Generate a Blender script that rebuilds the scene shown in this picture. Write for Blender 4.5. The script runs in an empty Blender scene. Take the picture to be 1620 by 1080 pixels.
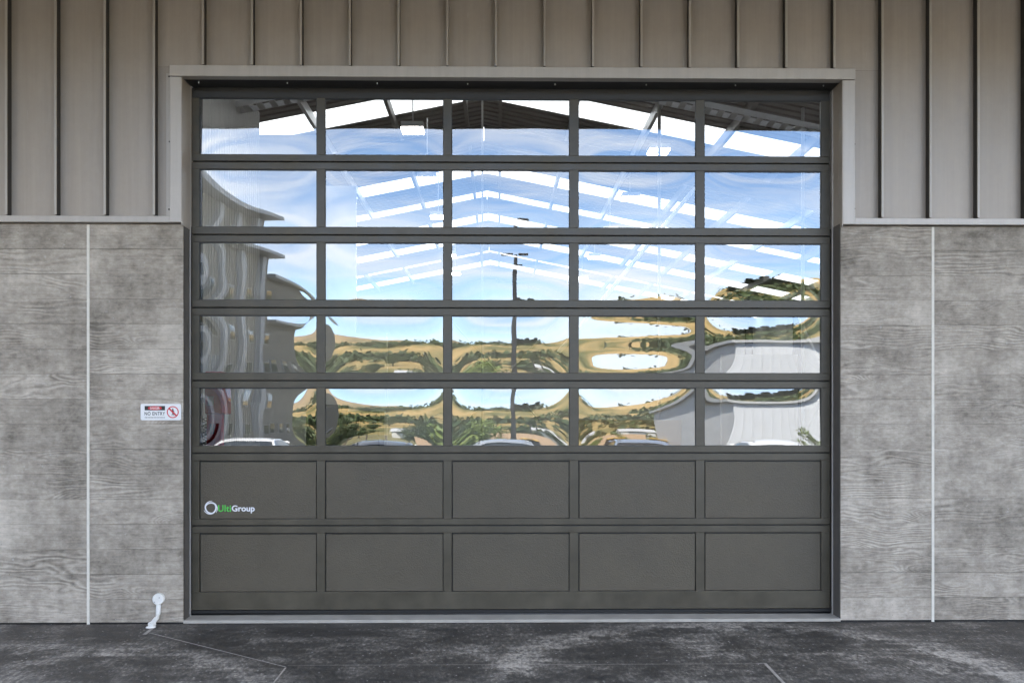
import bpy, bmesh, math, random
import numpy as np
from mathutils import Vector, noise as mnoise

random.seed(7)
rng = np.random.default_rng(11)
S = bpy.context.scene
COL = S.collection

# ------------------------------------------------------------------ camera, sky, sun, exposure
F = 1520.0                      # focal length in photo pixels (1620 wide)
YAW = math.radians(0.85)
CAM = Vector((0.0, -8.0, 1.70))
HORIZON = 662.0                 # photo row of the eye level
cd = bpy.data.cameras.new('camera'); cam = bpy.data.objects.new('camera', cd); COL.objects.link(cam)
cam.location = CAM; cam.rotation_euler = (math.pi/2, 0, -YAW)
cd.sensor_width = 36; cd.lens = 36*F/1620; cd.shift_y = (HORIZON-540)/1620
cd.clip_start = 0.05; cd.clip_end = 8000
S.camera = cam

SUN_EL = math.radians(52); SUN_AZ = math.radians(-24)   # azimuth from +Y towards +X
W = bpy.data.worlds.new('World'); S.world = W; W.use_nodes = True
nt = W.node_tree; nt.nodes.clear()
wo = nt.nodes.new('ShaderNodeOutputWorld'); bg = nt.nodes.new('ShaderNodeBackground')
sky = nt.nodes.new('ShaderNodeTexSky'); sky.sky_type = 'NISHITA'; sky.sun_disc = False
sky.sun_elevation = SUN_EL; sky.sun_rotation = SUN_AZ; sky.dust_density = 0.0; sky.air_density = 0.75; sky.ozone_density = 1.6
bg.inputs['Strength'].default_value = 0.12
tc = nt.nodes.new('ShaderNodeTexCoord')
sep = nt.nodes.new('ShaderNodeSeparateXYZ'); nt.links.new(tc.outputs['Generated'], sep.inputs[0])
zz = nt.nodes.new('ShaderNodeMath'); zz.operation = 'MAXIMUM'; zz.inputs[1].default_value = 0.0; nt.links.new(sep.outputs['Z'], zz.inputs[0])
za = nt.nodes.new('ShaderNodeMath'); za.operation = 'ADD'; za.inputs[1].default_value = 0.16; nt.links.new(zz.outputs[0], za.inputs[0])
dv = nt.nodes.new('ShaderNodeVectorMath'); dv.operation = 'DIVIDE'; nt.links.new(tc.outputs['Generated'], dv.inputs[0])
cz = nt.nodes.new('ShaderNodeCombineXYZ')
for i in range(3): nt.links.new(za.outputs[0], cz.inputs[i])
nt.links.new(cz.outputs[0], dv.inputs[1])
mp = nt.nodes.new('ShaderNodeMapping'); mp.inputs['Scale'].default_value = (0.75, 1.5, 0.3); mp.inputs['Rotation'].default_value = (0, 0, 0.3)
nt.links.new(dv.outputs[0], mp.inputs[0])
cn = nt.nodes.new('ShaderNodeTexNoise'); cn.inputs['Scale'].default_value = 1.15; cn.inputs['Detail'].default_value = 9; cn.inputs['Roughness'].default_value = 0.58; cn.inputs['Distortion'].default_value = 0.6
nt.links.new(mp.outputs[0], cn.inputs['Vector'])
cr = nt.nodes.new('ShaderNodeValToRGB'); cr.color_ramp.elements[0].position = 0.43; cr.color_ramp.elements[1].position = 0.66
nt.links.new(cn.outputs['Fac'], cr.inputs[0])
cm = nt.nodes.new('ShaderNodeMix'); cm.data_type = 'RGBA'; cm.inputs[7].default_value = (6.3, 6.25, 6.1, 1)
cf = nt.nodes.new('ShaderNodeMath'); cf.operation = 'MULTIPLY'; cf.inputs[1].default_value = 0.78; nt.links.new(cr.outputs[0], cf.inputs[0])
nt.links.new(cf.outputs[0], cm.inputs[0]); nt.links.new(sky.outputs[0], cm.inputs[6])
nt.links.new(cm.outputs[2], bg.inputs['Color']); nt.links.new(bg.outputs[0], wo.inputs[0])

sl = bpy.data.lights.new('sun', 'SUN'); sl.energy = 3.6; sl.angle = math.radians(0.53); sl.color = (1.0, 0.95, 0.87)
so = bpy.data.objects.new('sun', sl); COL.objects.link(so)
sd = Vector((math.sin(SUN_AZ)*math.cos(SUN_EL), math.cos(SUN_AZ)*math.cos(SUN_EL), math.sin(SUN_EL)))
so.rotation_euler = sd.to_track_quat('Z', 'Y').to_euler(); so.location = (0, 20, 30)

vs = S.view_settings; vs.view_transform = 'Standard'; vs.look = 'None'; vs.gamma = 1.0; vs.use_curve_mapping = False
vs.exposure = 2.72
S.cycles.use_denoising = True; S.cycles.use_adaptive_sampling = True; S.cycles.adaptive_threshold = 0.02
S.cycles.max_bounces = 7; S.cycles.diffuse_bounces = 3; S.cycles.glossy_bounces = 4; S.cycles.transparent_max_bounces = 10; S.cycles.transmission_bounces = 6
S.cycles.caustics_reflective = False; S.cycles.caustics_refractive = False
S.cycles.sample_clamp_indirect = 6.0

# ------------------------------------------------------------------ helpers
def P(px, py, Y=0.0):
    """world point on the plane y=Y seen at photo pixel px,py"""
    a = (px-810)/F; b = (HORIZON-py)/F
    d = Vector((math.sin(YAW)+a*math.cos(YAW), math.cos(YAW)-a*math.sin(YAW), b))
    return CAM + d*((Y-CAM.y)/d.y)
def PX(px, Y=0.0): return P(px, 600, Y).x
def PZ(py, Y=0.0): return P(810, py, Y).z
def R(px, py, s, Yg=0.23):
    """point reached by the mirrored ray at s metres in front of the glass"""
    g = P(px, py, Yg); d = (g-CAM); d = d/d.y
    return Vector((g.x+d.x*s, Yg-s, g.z+d.z*s))

WL = {}
def link(o, parent=None, wloc=(0, 0, 0)):
    COL.objects.link(o); w = Vector(wloc); WL[o.name] = w
    if parent is not None:
        o.parent = parent; o.location = w - WL[parent.name]
    else: o.location = w
    return o
def mesh(name, verts, faces, mats, parent=None, loc=None, smooth=False, midx=None):
    if loc is None:
        a = np.array([tuple(v) for v in verts]); loc = (float((a[:,0].min()+a[:,0].max())/2), float((a[:,1].min()+a[:,1].max())/2), float(a[:,2].min()))
    L = Vector(loc)
    me = bpy.data.meshes.new(name); me.from_pydata([tuple(Vector(v)-L) for v in verts], [], faces)
    for m in (mats if isinstance(mats, (list, tuple)) else [mats]): me.materials.append(m)
    if midx is not None: me.polygons.foreach_set('material_index', midx)
    if smooth: me.polygons.foreach_set('use_smooth', [True]*len(me.polygons))
    me.update()
    return link(bpy.data.objects.new(name, me), parent, L)
def tag(o, label, cat=None, group=None, kind=None):
    if label: o['label'] = label
    if cat: o['category'] = cat
    if group: o['group'] = group
    if kind: o['kind'] = kind
    return o
def empty(name, loc, label=None, cat=None, group=None):
    o = bpy.data.objects.new(name, None); o.empty_display_size = 0.2; link(o, None, loc)
    return tag(o, label, cat, group)
BF = [(0,1,2,3),(7,6,5,4),(0,4,5,1),(1,5,6,2),(2,6,7,3),(3,7,4,0)]
def boxv(x0,x1,y0,y1,z0,z1):
    return [(x0,y0,z0),(x0,y1,z0),(x1,y1,z0),(x1,y0,z0),(x0,y0,z1),(x0,y1,z1),(x1,y1,z1),(x1,y0,z1)]
def bevel(o, w, seg=1):
    if w:
        m = o.modifiers.new('bevel', 'BEVEL'); m.width = w; m.segments = seg; m.limit_method = 'ANGLE'
    return o
def box(name, x0,x1,y0,y1,z0,z1, mat, parent=None, bev=0.0, seg=1, loc=None):
    o = mesh(name, boxv(min(x0,x1),max(x0,x1),min(y0,y1),max(y0,y1),min(z0,z1),max(z0,z1)), BF, mat, parent, loc)
    return bevel(o, bev, seg)
class MB:
    def __init__(s): s.v=[]; s.f=[]; s.m=[]
    def add(s, v, f, m=0):
        n=len(s.v); s.v += [tuple(q) for q in v]; s.f += [tuple(i+n for i in k) for k in f]; s.m += [m]*len(f)
    def box(s,*a,m=0): s.add(boxv(*a), BF, m)
    def tube(s, pts, rad, n=8, m=0, cap=True):
        pts=[Vector(p) for p in pts]; rr = rad if isinstance(rad,(list,tuple)) else [rad]*len(pts)
        V=[];Fa=[]
        for i,p in enumerate(pts):
            d=(pts[min(i+1,len(pts)-1)]-pts[max(i-1,0)]).normalized()
            u=d.cross(Vector((0,0,1)) if abs(d.z)<.9 else Vector((1,0,0))).normalized(); w=d.cross(u)
            for k in range(n):
                a=2*math.pi*k/n; V.append(p+(u*math.cos(a)+w*math.sin(a))*rr[i])
        for i in range(len(pts)-1):
            for k in range(n):
                Fa.append((i*n+k, i*n+(k+1)%n, (i+1)*n+(k+1)%n, (i+1)*n+k))
        if cap: Fa += [tuple(range(n-1,-1,-1)), tuple(range((len(pts)-1)*n, len(pts)*n))]
        s.add(V,Fa,m)
    def build(s,name,mat,parent=None,loc=None,smooth=False): return mesh(name,s.v,s.f,mat,parent,loc,smooth,s.m if isinstance(mat,(list,tuple)) else None)
def copy_tree(o, parent=None):
    c = o.copy(); COL.objects.link(c); WL[c.name] = WL[o.name].copy()
    if parent is not None: c.parent = parent
    for ch in list(o.children): copy_tree(ch, c)
    return c

# ------------------------------------------------------------------ materials
def newmat(name):
    m = bpy.data.materials.new(name); m.use_nodes = True
    n = m.node_tree; b = n.nodes['Principled BSDF']
    return m, n, b
def N(n, t, **kw):
    k = n.nodes.new(t)
    for a, v in kw.items():
        if a.startswith('i_'):
            key = a[2:]; key = int(key) if key.isdigit() else key
            k.inputs[key].default_value = v
        else: setattr(k, a, v)
    return k
def plain(name, col, rough=0.5, metal=0.0, var=0.0, vscale=3.0, bump=0.0, bscale=60.0, spec=0.5, coat=0.0):
    m, n, b = newmat(name); b.inputs['Roughness'].default_value = rough; b.inputs['Metallic'].default_value = metal
    b.inputs['Specular IOR Level'].default_value = spec; b.inputs['Coat Weight'].default_value = coat
    c = (*col, 1)
    if var:
        t = N(n,'ShaderNodeTexCoord'); x = N(n,'ShaderNodeTexNoise', i_Scale=vscale, i_Detail=6.0, i_Roughness=0.6); n.links.new(t.outputs['Object'], x.inputs['Vector'])
        r = N(n,'ShaderNodeMapRange', i_1=0.3, i_2=0.7, i_3=1-var, i_4=1+var); n.links.new(x.outputs['Fac'], r.inputs[0])
        mx = N(n,'ShaderNodeVectorMath', operation='SCALE'); mx.inputs[0].default_value = col; n.links.new(r.outputs[0], mx.inputs['Scale'])
        n.links.new(mx.outputs[0], b.inputs['Base Color'])
        rr = N(n,'ShaderNodeMapRange', i_1=0.3, i_2=0.7, i_3=max(0.02,rough-var*.4), i_4=min(1,rough+var*.4)); n.links.new(x.outputs['Fac'], rr.inputs[0]); n.links.new(rr.outputs[0], b.inputs['Roughness'])
    else: b.inputs['Base Color'].default_value = c
    if bump:
        t = N(n,'ShaderNodeTexCoord'); x = N(n,'ShaderNodeTexNoise', i_Scale=bscale, i_Detail=4.0); n.links.new(t.outputs['Object'], x.inputs['Vector'])
        bp = N(n,'ShaderNodeBump', i_Strength=bump, i_Distance=0.01); n.links.new(x.outputs['Fac'], bp.inputs['Height']); n.links.new(bp.outputs[0], b.inputs['Normal'])
    return m

def concrete_boards():
    m, n, b = newmat('board_marked_concrete')
    t = N(n,'ShaderNodeTexCoord'); oi = N(n,'ShaderNodeObjectInfo')
    off = N(n,'ShaderNodeMath', operation='MULTIPLY', i_1=37.0); n.links.new(oi.outputs['Random'], off.inputs[0])
    cmb = N(n,'ShaderNodeCombineXYZ'); n.links.new(off.outputs[0], cmb.inputs[0]); n.links.new(off.outputs[0], cmb.inputs[1]); n.links.new(off.outputs[0], cmb.inputs[2])
    va = N(n,'ShaderNodeVectorMath', operation='ADD'); n.links.new(t.outputs['Object'], va.inputs[0]); n.links.new(cmb.outputs[0], va.inputs[1])
    # slow field whose contour lines make the cathedral grain
    m1 = N(n,'ShaderNodeMapping'); m1.inputs['Scale'].default_value = (1.5, 1.0, 5.5); n.links.new(va.outputs[0], m1.inputs[0])
    n1 = N(n,'ShaderNodeTexNoise', i_Scale=1.0, i_Detail=2.5, i_Roughness=0.45, i_Distortion=0.3); n.links.new(m1.outputs[0], n1.inputs['Vector'])
    sx = N(n,'ShaderNodeSeparateXYZ'); n.links.new(va.outputs[0], sx.inputs[0])
    def frac(mul, lo, hi):
        a = N(n,'ShaderNodeMath', operation='MULTIPLY', i_1=mul); n.links.new(oi.outputs['Random'], a.inputs[0])
        f = N(n,'ShaderNodeMath', operation='FRACT'); n.links.new(a.outputs[0], f.inputs[0])
        r = N(n,'ShaderNodeMapRange', i_1=0.0, i_2=1.0, i_3=lo, i_4=hi); n.links.new(f.outputs[0], r.inputs[0]); return r
    zf = frac(3.71, 14.0, 46.0); nfq = frac(7.13, 5.0, 19.0); msk = frac(11.9, -0.16, 0.10); tonq = frac(5.3, -0.16, 0.16)
    zl = N(n,'ShaderNodeMath', operation='MULTIPLY'); n.links.new(sx.outputs['Z'], zl.inputs[0]); n.links.new(zf.outputs[0], zl.inputs[1])
    nf = N(n,'ShaderNodeMath', operation='MULTIPLY'); n.links.new(n1.outputs['Fac'], nf.inputs[0]); n.links.new(nfq.outputs[0], nf.inputs[1])
    mk_ = N(n,'ShaderNodeMapping'); mk_.inputs['Scale'].default_value = (1.25, 1, 4.2); n.links.new(va.outputs[0], mk_.inputs[0])
    kv = N(n,'ShaderNodeTexVoronoi', feature='F1', i_Scale=1.0); n.links.new(mk_.outputs[0], kv.inputs['Vector'])
    kc = N(n,'ShaderNodeSeparateColor'); n.links.new(kv.outputs['Color'], kc.inputs[0])
    kg = N(n,'ShaderNodeMath', operation='GREATER_THAN', i_1=0.45); n.links.new(kc.outputs[0], kg.inputs[0])
    kb_ = N(n,'ShaderNodeMapRange', interpolation_type='SMOOTHSTEP', i_1=0.0, i_2=0.36, i_3=6.5, i_4=0.0); n.links.new(kv.outputs['Distance'], kb_.inputs[0])
    kf = N(n,'ShaderNodeMath', operation='MULTIPLY'); n.links.new(kg.outputs[0], kf.inputs[0]); n.links.new(kb_.outputs[0], kf.inputs[1])
    kd_ = N(n,'ShaderNodeMapRange', interpolation_type='SMOOTHSTEP', i_1=0.02, i_2=0.20, i_3=-0.42, i_4=0.0); n.links.new(kv.outputs['Distance'], kd_.inputs[0])
    kq = N(n,'ShaderNodeMath', operation='MULTIPLY'); n.links.new(kg.outputs[0], kq.inputs[0]); n.links.new(kd_.outputs[0], kq.inputs[1])
    ad0 = N(n,'ShaderNodeMath', operation='ADD'); n.links.new(zl.outputs[0], ad0.inputs[0]); n.links.new(nf.outputs[0], ad0.inputs[1])
    ad = N(n,'ShaderNodeMath', operation='ADD'); n.links.new(ad0.outputs[0], ad.inputs[0]); n.links.new(kf.outputs[0], ad.inputs[1])
    m6 = N(n,'ShaderNodeMath', operation='MULTIPLY', i_1=6.2832); n.links.new(ad.outputs[0], m6.inputs[0])
    si = N(n,'ShaderNodeMath', operation='SINE'); n.links.new(m6.outputs[0], si.inputs[0])
    # strength of the grain changes from board to board and place to place
    m2 = N(n,'ShaderNodeMapping'); m2.inputs['Scale'].default_value = (1.2, 1, 3.0); n.links.new(va.outputs[0], m2.inputs[0])
    n2 = N(n,'ShaderNodeTexNoise', i_Scale=1.3, i_Detail=3.0); n.links.new(m2.outputs[0], n2.inputs['Vector'])
    gs = N(n,'ShaderNodeMapRange', i_1=0.42, i_2=0.66, i_3=0.05, i_4=1.0); mad = N(n,'ShaderNodeMath', operation='ADD'); n.links.new(n2.outputs['Fac'], mad.inputs[0]); n.links.new(msk.outputs[0], mad.inputs[1]); n.links.new(mad.outputs[0], gs.inputs[0])
    gr = N(n,'ShaderNodeMath', operation='MULTIPLY'); n.links.new(si.outputs[0], gr.inputs[0]); n.links.new(gs.outputs[0], gr.inputs[1])
    # fine fibre lines
    m3 = N(n,'ShaderNodeMapping'); m3.inputs['Scale'].default_value = (2.5, 1, 90); n.links.new(va.outputs[0], m3.inputs[0])
    n3 = N(n,'ShaderNodeTexNoise', i_Scale=1.0, i_Detail=5.0, i_Roughness=0.6); n.links.new(m3.outputs[0], n3.inputs['Vector'])
    # cloudy cement tone in world space, runs down across boards
    geo = N(n,'ShaderNodeNewGeometry')
    n4 = N(n,'ShaderNodeTexNoise', i_Scale=1.3, i_Detail=9.0, i_Roughness=0.62); n.links.new(geo.outputs['Position'], n4.inputs['Vector'])
    m5 = N(n,'ShaderNodeMapping'); m5.inputs['Scale'].default_value = (5.5, 1, 0.9); n.links.new(geo.outputs['Position'], m5.inputs[0])
    n5 = N(n,'ShaderNodeTexNoise', i_Scale=1.0, i_Detail=4.0, i_Roughness=0.6); n.links.new(m5.outputs[0], n5.inputs['Vector'])
    n7 = N(n,'ShaderNodeTexNoise', i_Scale=6.5, i_Detail=5.0, i_Roughness=0.65); n.links.new(va.outputs[0], n7.inputs['Vector'])
    n8 = N(n,'ShaderNodeTexNoise', i_Scale=0.55, i_Detail=6.0, i_Roughness=0.7, i_Distortion=0.8); n.links.new(geo.outputs['Position'], n8.inputs['Vector'])
    m9 = N(n,'ShaderNodeMapping'); m9.inputs['Scale'].default_value = (17, 1, 30); n.links.new(va.outputs[0], m9.inputs[0])
    n9 = N(n,'ShaderNodeTexNoise', i_Scale=1.0, i_Detail=8.0, i_Roughness=0.72); n.links.new(m9.outputs[0], n9.inputs['Vector'])
    def sm(*terms):
        prev = None
        for node, sock, mul in terms:
            k = N(n,'ShaderNodeMath', operation='MULTIPLY', i_1=mul); n.links.new(node.outputs[sock], k.inputs[0])
            if prev is None: prev = k
            else:
                a = N(n,'ShaderNodeMath', operation='ADD'); n.links.new(prev.outputs[0], a.inputs[0]); n.links.new(k.outputs[0], a.inputs[1]); prev = a
        return prev
    tone = sm((gr,0,0.13),(kq,0,0.60),(n9,'Fac',0.75),(n3,'Fac',0.26),(n4,'Fac',0.95),(n5,'Fac',0.38),(n7,'Fac',0.52),(n8,'Fac',0.40),(tonq,0,0.50))
    ramp = N(n,'ShaderNodeValToRGB'); e = ramp.color_ramp.elements
    e[0].position = 0.25; e[0].color = (0.165,0.145,0.117,1); e[1].position = 0.86; e[1].color = (0.60,0.54,0.46,1)
    k = e.new(0.55); k.color = (0.375,0.331,0.275,1)
    tn = N(n,'ShaderNodeMapRange', i_1=1.02, i_2=2.14, i_3=0.0, i_4=1.0); n.links.new(tone.outputs[0], tn.inputs[0]); n.links.new(tn.outputs[0], ramp.inputs[0])
    # efflorescence and chips
    n6 = N(n,'ShaderNodeTexNoise', i_Scale=24.0, i_Detail=7.0, i_Roughness=0.75); n.links.new(va.outputs[0], n6.inputs['Vector'])
    ch = N(n,'ShaderNodeMapRange', i_1=0.62, i_2=0.71, i_3=0.0, i_4=0.55); n.links.new(n6.outputs['Fac'], ch.inputs[0])
    mx = N(n,'ShaderNodeMix', data_type='RGBA'); mx.inputs[7].default_value = (0.62,0.61,0.59,1); n.links.new(ch.outputs[0], mx.inputs[0]); n.links.new(ramp.outputs[0], mx.inputs[6])
    n.links.new(mx.outputs[2], b.inputs['Base Color'])
    vor = N(n,'ShaderNodeTexVoronoi', feature='F1', i_Scale=34.0); n.links.new(va.outputs[0], vor.inputs['Vector'])
    vc = N(n,'ShaderNodeSeparateColor'); n.links.new(vor.outputs['Color'], vc.inputs[0])
    vg = N(n,'ShaderNodeMath', operation='GREATER_THAN', i_1=0.86); n.links.new(vc.outputs[0], vg.inputs[0])
    vd = N(n,'ShaderNodeMapRange', i_1=0.07, i_2=0.13, i_3=0.75, i_4=0.0); n.links.new(vor.outputs['Distance'], vd.inputs[0])
    vm = N(n,'ShaderNodeMath', operation='MULTIPLY'); n.links.new(vg.outputs[0], vm.inputs[0]); n.links.new(vd.outputs[0], vm.inputs[1])
    mxp = N(n,'ShaderNodeMix', data_type='RGBA'); mxp.inputs[7].default_value = (0.10,0.095,0.085,1); n.links.new(vm.outputs[0], mxp.inputs[0]); n.links.new(mx.outputs[2], mxp.inputs[6])
    n.links.new(mxp.outputs[2], b.inputs['Base Color'])
    hh = sm((gr,0,0.6),(n3,'Fac',0.9),(n6,'Fac',0.35))
    bp = N(n,'ShaderNodeBump', i_Strength=0.55, i_Distance=0.004); n.links.new(hh.outputs[0], bp.inputs['Height']); n.links.new(bp.outputs[0], b.inputs['Normal'])
    b.inputs['Roughness'].default_value = 0.75; b.inputs['Specular IOR Level'].default_value = 0.3
    return m

def cladding(name, col, rough):
    m, n, b = newmat(name)
    geo = N(n,'ShaderNodeNewGeometry'); oi = N(n,'ShaderNodeObjectInfo')
    mp = N(n,'ShaderNodeMapping'); mp.inputs['Scale'].default_value = (2.2,1,0.7); n.links.new(geo.outputs['Position'], mp.inputs[0])
    a = N(n,'ShaderNodeTexNoise', i_Scale=1.4, i_Detail=2.0); n.links.new(mp.outputs[0], a.inputs['Vector'])
    c = N(n,'ShaderNodeTexNoise', i_Scale=9.0, i_Detail=8.0, i_Roughness=0.7); n.links.new(geo.outputs['Position'], c.inputs['Vector'])
    s = N(n,'ShaderNodeMapRange', i_1=0.3, i_2=0.7, i_3=0.96, i_4=1.04); n.links.new(c.outputs['Fac'], s.inputs[0])
    s2 = N(n,'ShaderNodeMapRange', i_1=0.0, i_2=1.0, i_3=0.95, i_4=1.05); n.links.new(oi.outputs['Random'], s2.inputs[0])
    ml = N(n,'ShaderNodeMath', operation='MULTIPLY'); n.links.new(s.outputs[0], ml.inputs[0]); n.links.new(s2.outputs[0], ml.inputs[1])
    # a few pale scuffs
    mp2 = N(n,'ShaderNodeMapping'); mp2.inputs['Scale'].default_value = (30,1,3.5); n.links.new(geo.outputs['Position'], mp2.inputs[0])
    d = N(n,'ShaderNodeTexNoise', i_Scale=1.0, i_Detail=4.0); n.links.new(mp2.outputs[0], d.inputs['Vector'])
    sc = N(n,'ShaderNodeMapRange', i_1=0.70, i_2=0.80, i_3=0.0, i_4=0.35); n.links.new(d.outputs['Fac'], sc.inputs[0])
    mp3 = N(n,'ShaderNodeMapping'); mp3.inputs['Scale'].default_value = (16,1,0.6); n.links.new(geo.outputs['Position'], mp3.inputs[0])
    dp = N(n,'ShaderNodeTexNoise', i_Scale=1.0, i_Detail=6.0, i_Roughness=0.65); n.links.new(mp3.outputs[0], dp.inputs['Vector'])
    dq = N(n,'ShaderNodeMapRange', i_1=0.3, i_2=0.7, i_3=0.92, i_4=1.05); n.links.new(dp.outputs['Fac'], dq.inputs[0])
    ml2 = N(n,'ShaderNodeMath', operation='MULTIPLY'); n.links.new(ml.outputs[0], ml2.inputs[0]); n.links.new(dq.outputs[0], ml2.inputs[1])
    v = N(n,'ShaderNodeVectorMath', operation='SCALE'); v.inputs[0].default_value = col; n.links.new(ml2.outputs[0], v.inputs['Scale'])
    mx = N(n,'ShaderNodeMix', data_type='RGBA'); mx.inputs[7].default_value = (0.6,0.58,0.55,1); n.links.new(sc.outputs[0], mx.inputs[0]); n.links.new(v.outputs[0], mx.inputs[6])
    n.links.new(mx.outputs[2], b.inputs['Base Color'])
    rr = N(n,'ShaderNodeMapRange', i_1=0.3, i_2=0.7, i_3=rough-.06, i_4=rough+.08); n.links.new(c.outputs['Fac'], rr.inputs[0]); n.links.new(rr.outputs[0], b.inputs['Roughness'])
    bp = N(n,'ShaderNodeBump', i_Strength=0.22, i_Distance=0.012); n.links.new(a.outputs['Fac'], bp.inputs['Height']); n.links.new(bp.outputs[0], b.inputs['Normal'])
    b.inputs['Metallic'].default_value = 0.15
    return m

def apron_mat():
    m, n, b = newmat('stained_concrete_apron')
    geo = N(n,'ShaderNodeNewGeometry')
    def ns(scale, sc=(1,1,1), rot=0.0, det=8.0, ro=0.62, dist=0.0):
        mp = N(n,'ShaderNodeMapping'); mp.inputs['Scale'].default_value = sc; mp.inputs['Rotation'].default_value = (0,0,rot); n.links.new(geo.outputs['Position'], mp.inputs[0])
        k = N(n,'ShaderNodeTexNoise', i_Scale=scale, i_Detail=det, i_Roughness=ro, i_Distortion=dist); n.links.new(mp.outputs[0], k.inputs['Vector']); return k
    A = ns(0.9, (1,1,1), 0.25, 10, 0.68, 0.7); B = ns(3.2, (1,0.8,1), -0.35, 10, 0.75, 0.4); C = ns(3.0, (0.35,2.6,1), 0.62, 9, 0.75); D = ns(34, (1,.45,1), det=8, ro=0.8); E = ns(3.0,(0.3,2.6,1),-0.7,9,0.75)
    prev = None
    for k, w in ((A,1.0),(B,0.85),(C,0.5),(E,0.4),(D,1.35)):
        q = N(n,'ShaderNodeMath', operation='MULTIPLY', i_1=w); n.links.new(k.outputs['Fac'], q.inputs[0])
        if prev is None: prev = q
        else:
            a = N(n,'ShaderNodeMath', operation='ADD'); n.links.new(prev.outputs[0], a.inputs[0]); n.links.new(q.outputs[0], a.inputs[1]); prev = a
    for cx_,cy_,rad,wd,amt in ((1.75,-1.75,1.69,0.17,0.22),(2.05,-2.6,1.55,0.05,0.12),(-1.6,-2.9,2.35,0.16,0.10),(-3.4,-3.3,2.5,0.2,0.16)):
        sb_ = N(n,'ShaderNodeVectorMath', operation='DISTANCE'); sb_.inputs[1].default_value = (cx_,cy_,0); n.links.new(geo.outputs['Position'], sb_.inputs[0])
        wob = N(n,'ShaderNodeMath', operation='MULTIPLY_ADD', i_1=0.9, i_2=-rad-0.45); n.links.new(B.outputs['Fac'], wob.inputs[0])
        sm_ = N(n,'ShaderNodeMath', operation='ADD'); n.links.new(sb_.outputs['Value'], sm_.inputs[0]); n.links.new(wob.outputs[0], sm_.inputs[1])
        ab = N(n,'ShaderNodeMath', operation='ABSOLUTE'); n.links.new(sm_.outputs[0], ab.inputs[0])
        mr = N(n,'ShaderNodeMapRange', interpolation_type='SMOOTHSTEP', i_1=wd*0.3, i_2=wd*1.25, i_3=amt, i_4=0.0); n.links.new(ab.outputs[0], mr.inputs[0])
        a = N(n,'ShaderNodeMath', operation='ADD'); n.links.new(prev.outputs[0], a.inputs[0]); n.links.new(mr.outputs[0], a.inputs[1]); prev = a
    tn = N(n,'ShaderNodeMapRange', i_1=1.74, i_2=2.56, i_3=0.0, i_4=1.0); n.links.new(prev.outputs[0], tn.inputs[0])
    ramp = N(n,'ShaderNodeValToRGB'); e = ramp.color_ramp.elements
    e[0].position = 0.12; e[0].color = (0.026,0.024,0.022,1); e[1].position = 0.95; e[1].color = (0.50,0.455,0.39,1)
    for p, c in ((0.36,(0.062,0.056,0.049,1)),(0.58,(0.165,0.150,0.130,1))):
        k = e.new(p); k.color = c
    n.links.new(tn.outputs[0], ramp.inputs[0])
    v = N(n,'ShaderNodeTexVoronoi', feature='F1', i_Scale=26.0); n.links.new(geo.outputs['Position'], v.inputs['Vector'])
    sp = N(n,'ShaderNodeMapRange', i_1=0.10, i_2=0.2, i_3=0.85, i_4=0.0); n.links.new(v.outputs['Distance'], sp.inputs[0])
    vs_ = N(n,'ShaderNodeSeparateColor'); n.links.new(v.outputs['Color'], vs_.inputs[0])
    gt = N(n,'ShaderNodeMath', operation='GREATER_THAN', i_1=0.80); n.links.new(vs_.outputs[0], gt.inputs[0])
    sq = N(n,'ShaderNodeMath', operation='MULTIPLY'); n.links.new(sp.outputs[0], sq.inputs[0]); n.links.new(gt.outputs[0], sq.inputs[1])
    mx = N(n,'ShaderNodeMix', data_type='RGBA'); mx.inputs[7].default_value = (0.5,0.48,0.44,1); n.links.new(sq.outputs[0], mx.inputs[0]); n.links.new(ramp.outputs[0], mx.inputs[6])
    n.links.new(mx.outputs[2], b.inputs['Base Color'])
    rr = N(n,'ShaderNodeMapRange', i_1=0.0, i_2=1.0, i_3=0.42, i_4=0.8); n.links.new(tn.outputs[0], rr.inputs[0]); n.links.new(rr.outputs[0], b.inputs['Roughness'])
    bp = N(n,'ShaderNodeBump', i_Strength=0.5, i_Distance=0.006)
    ad = N(n,'ShaderNodeMath', operation='ADD'); n.links.new(D.outputs['Fac'], ad.inputs[0]); n.links.new(B.outputs['Fac'], ad.inputs[1])
    n.links.new(ad.outputs[0], bp.inputs['Height']); n.links.new(bp.outputs[0], b.inputs['Normal'])
    return m

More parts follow.
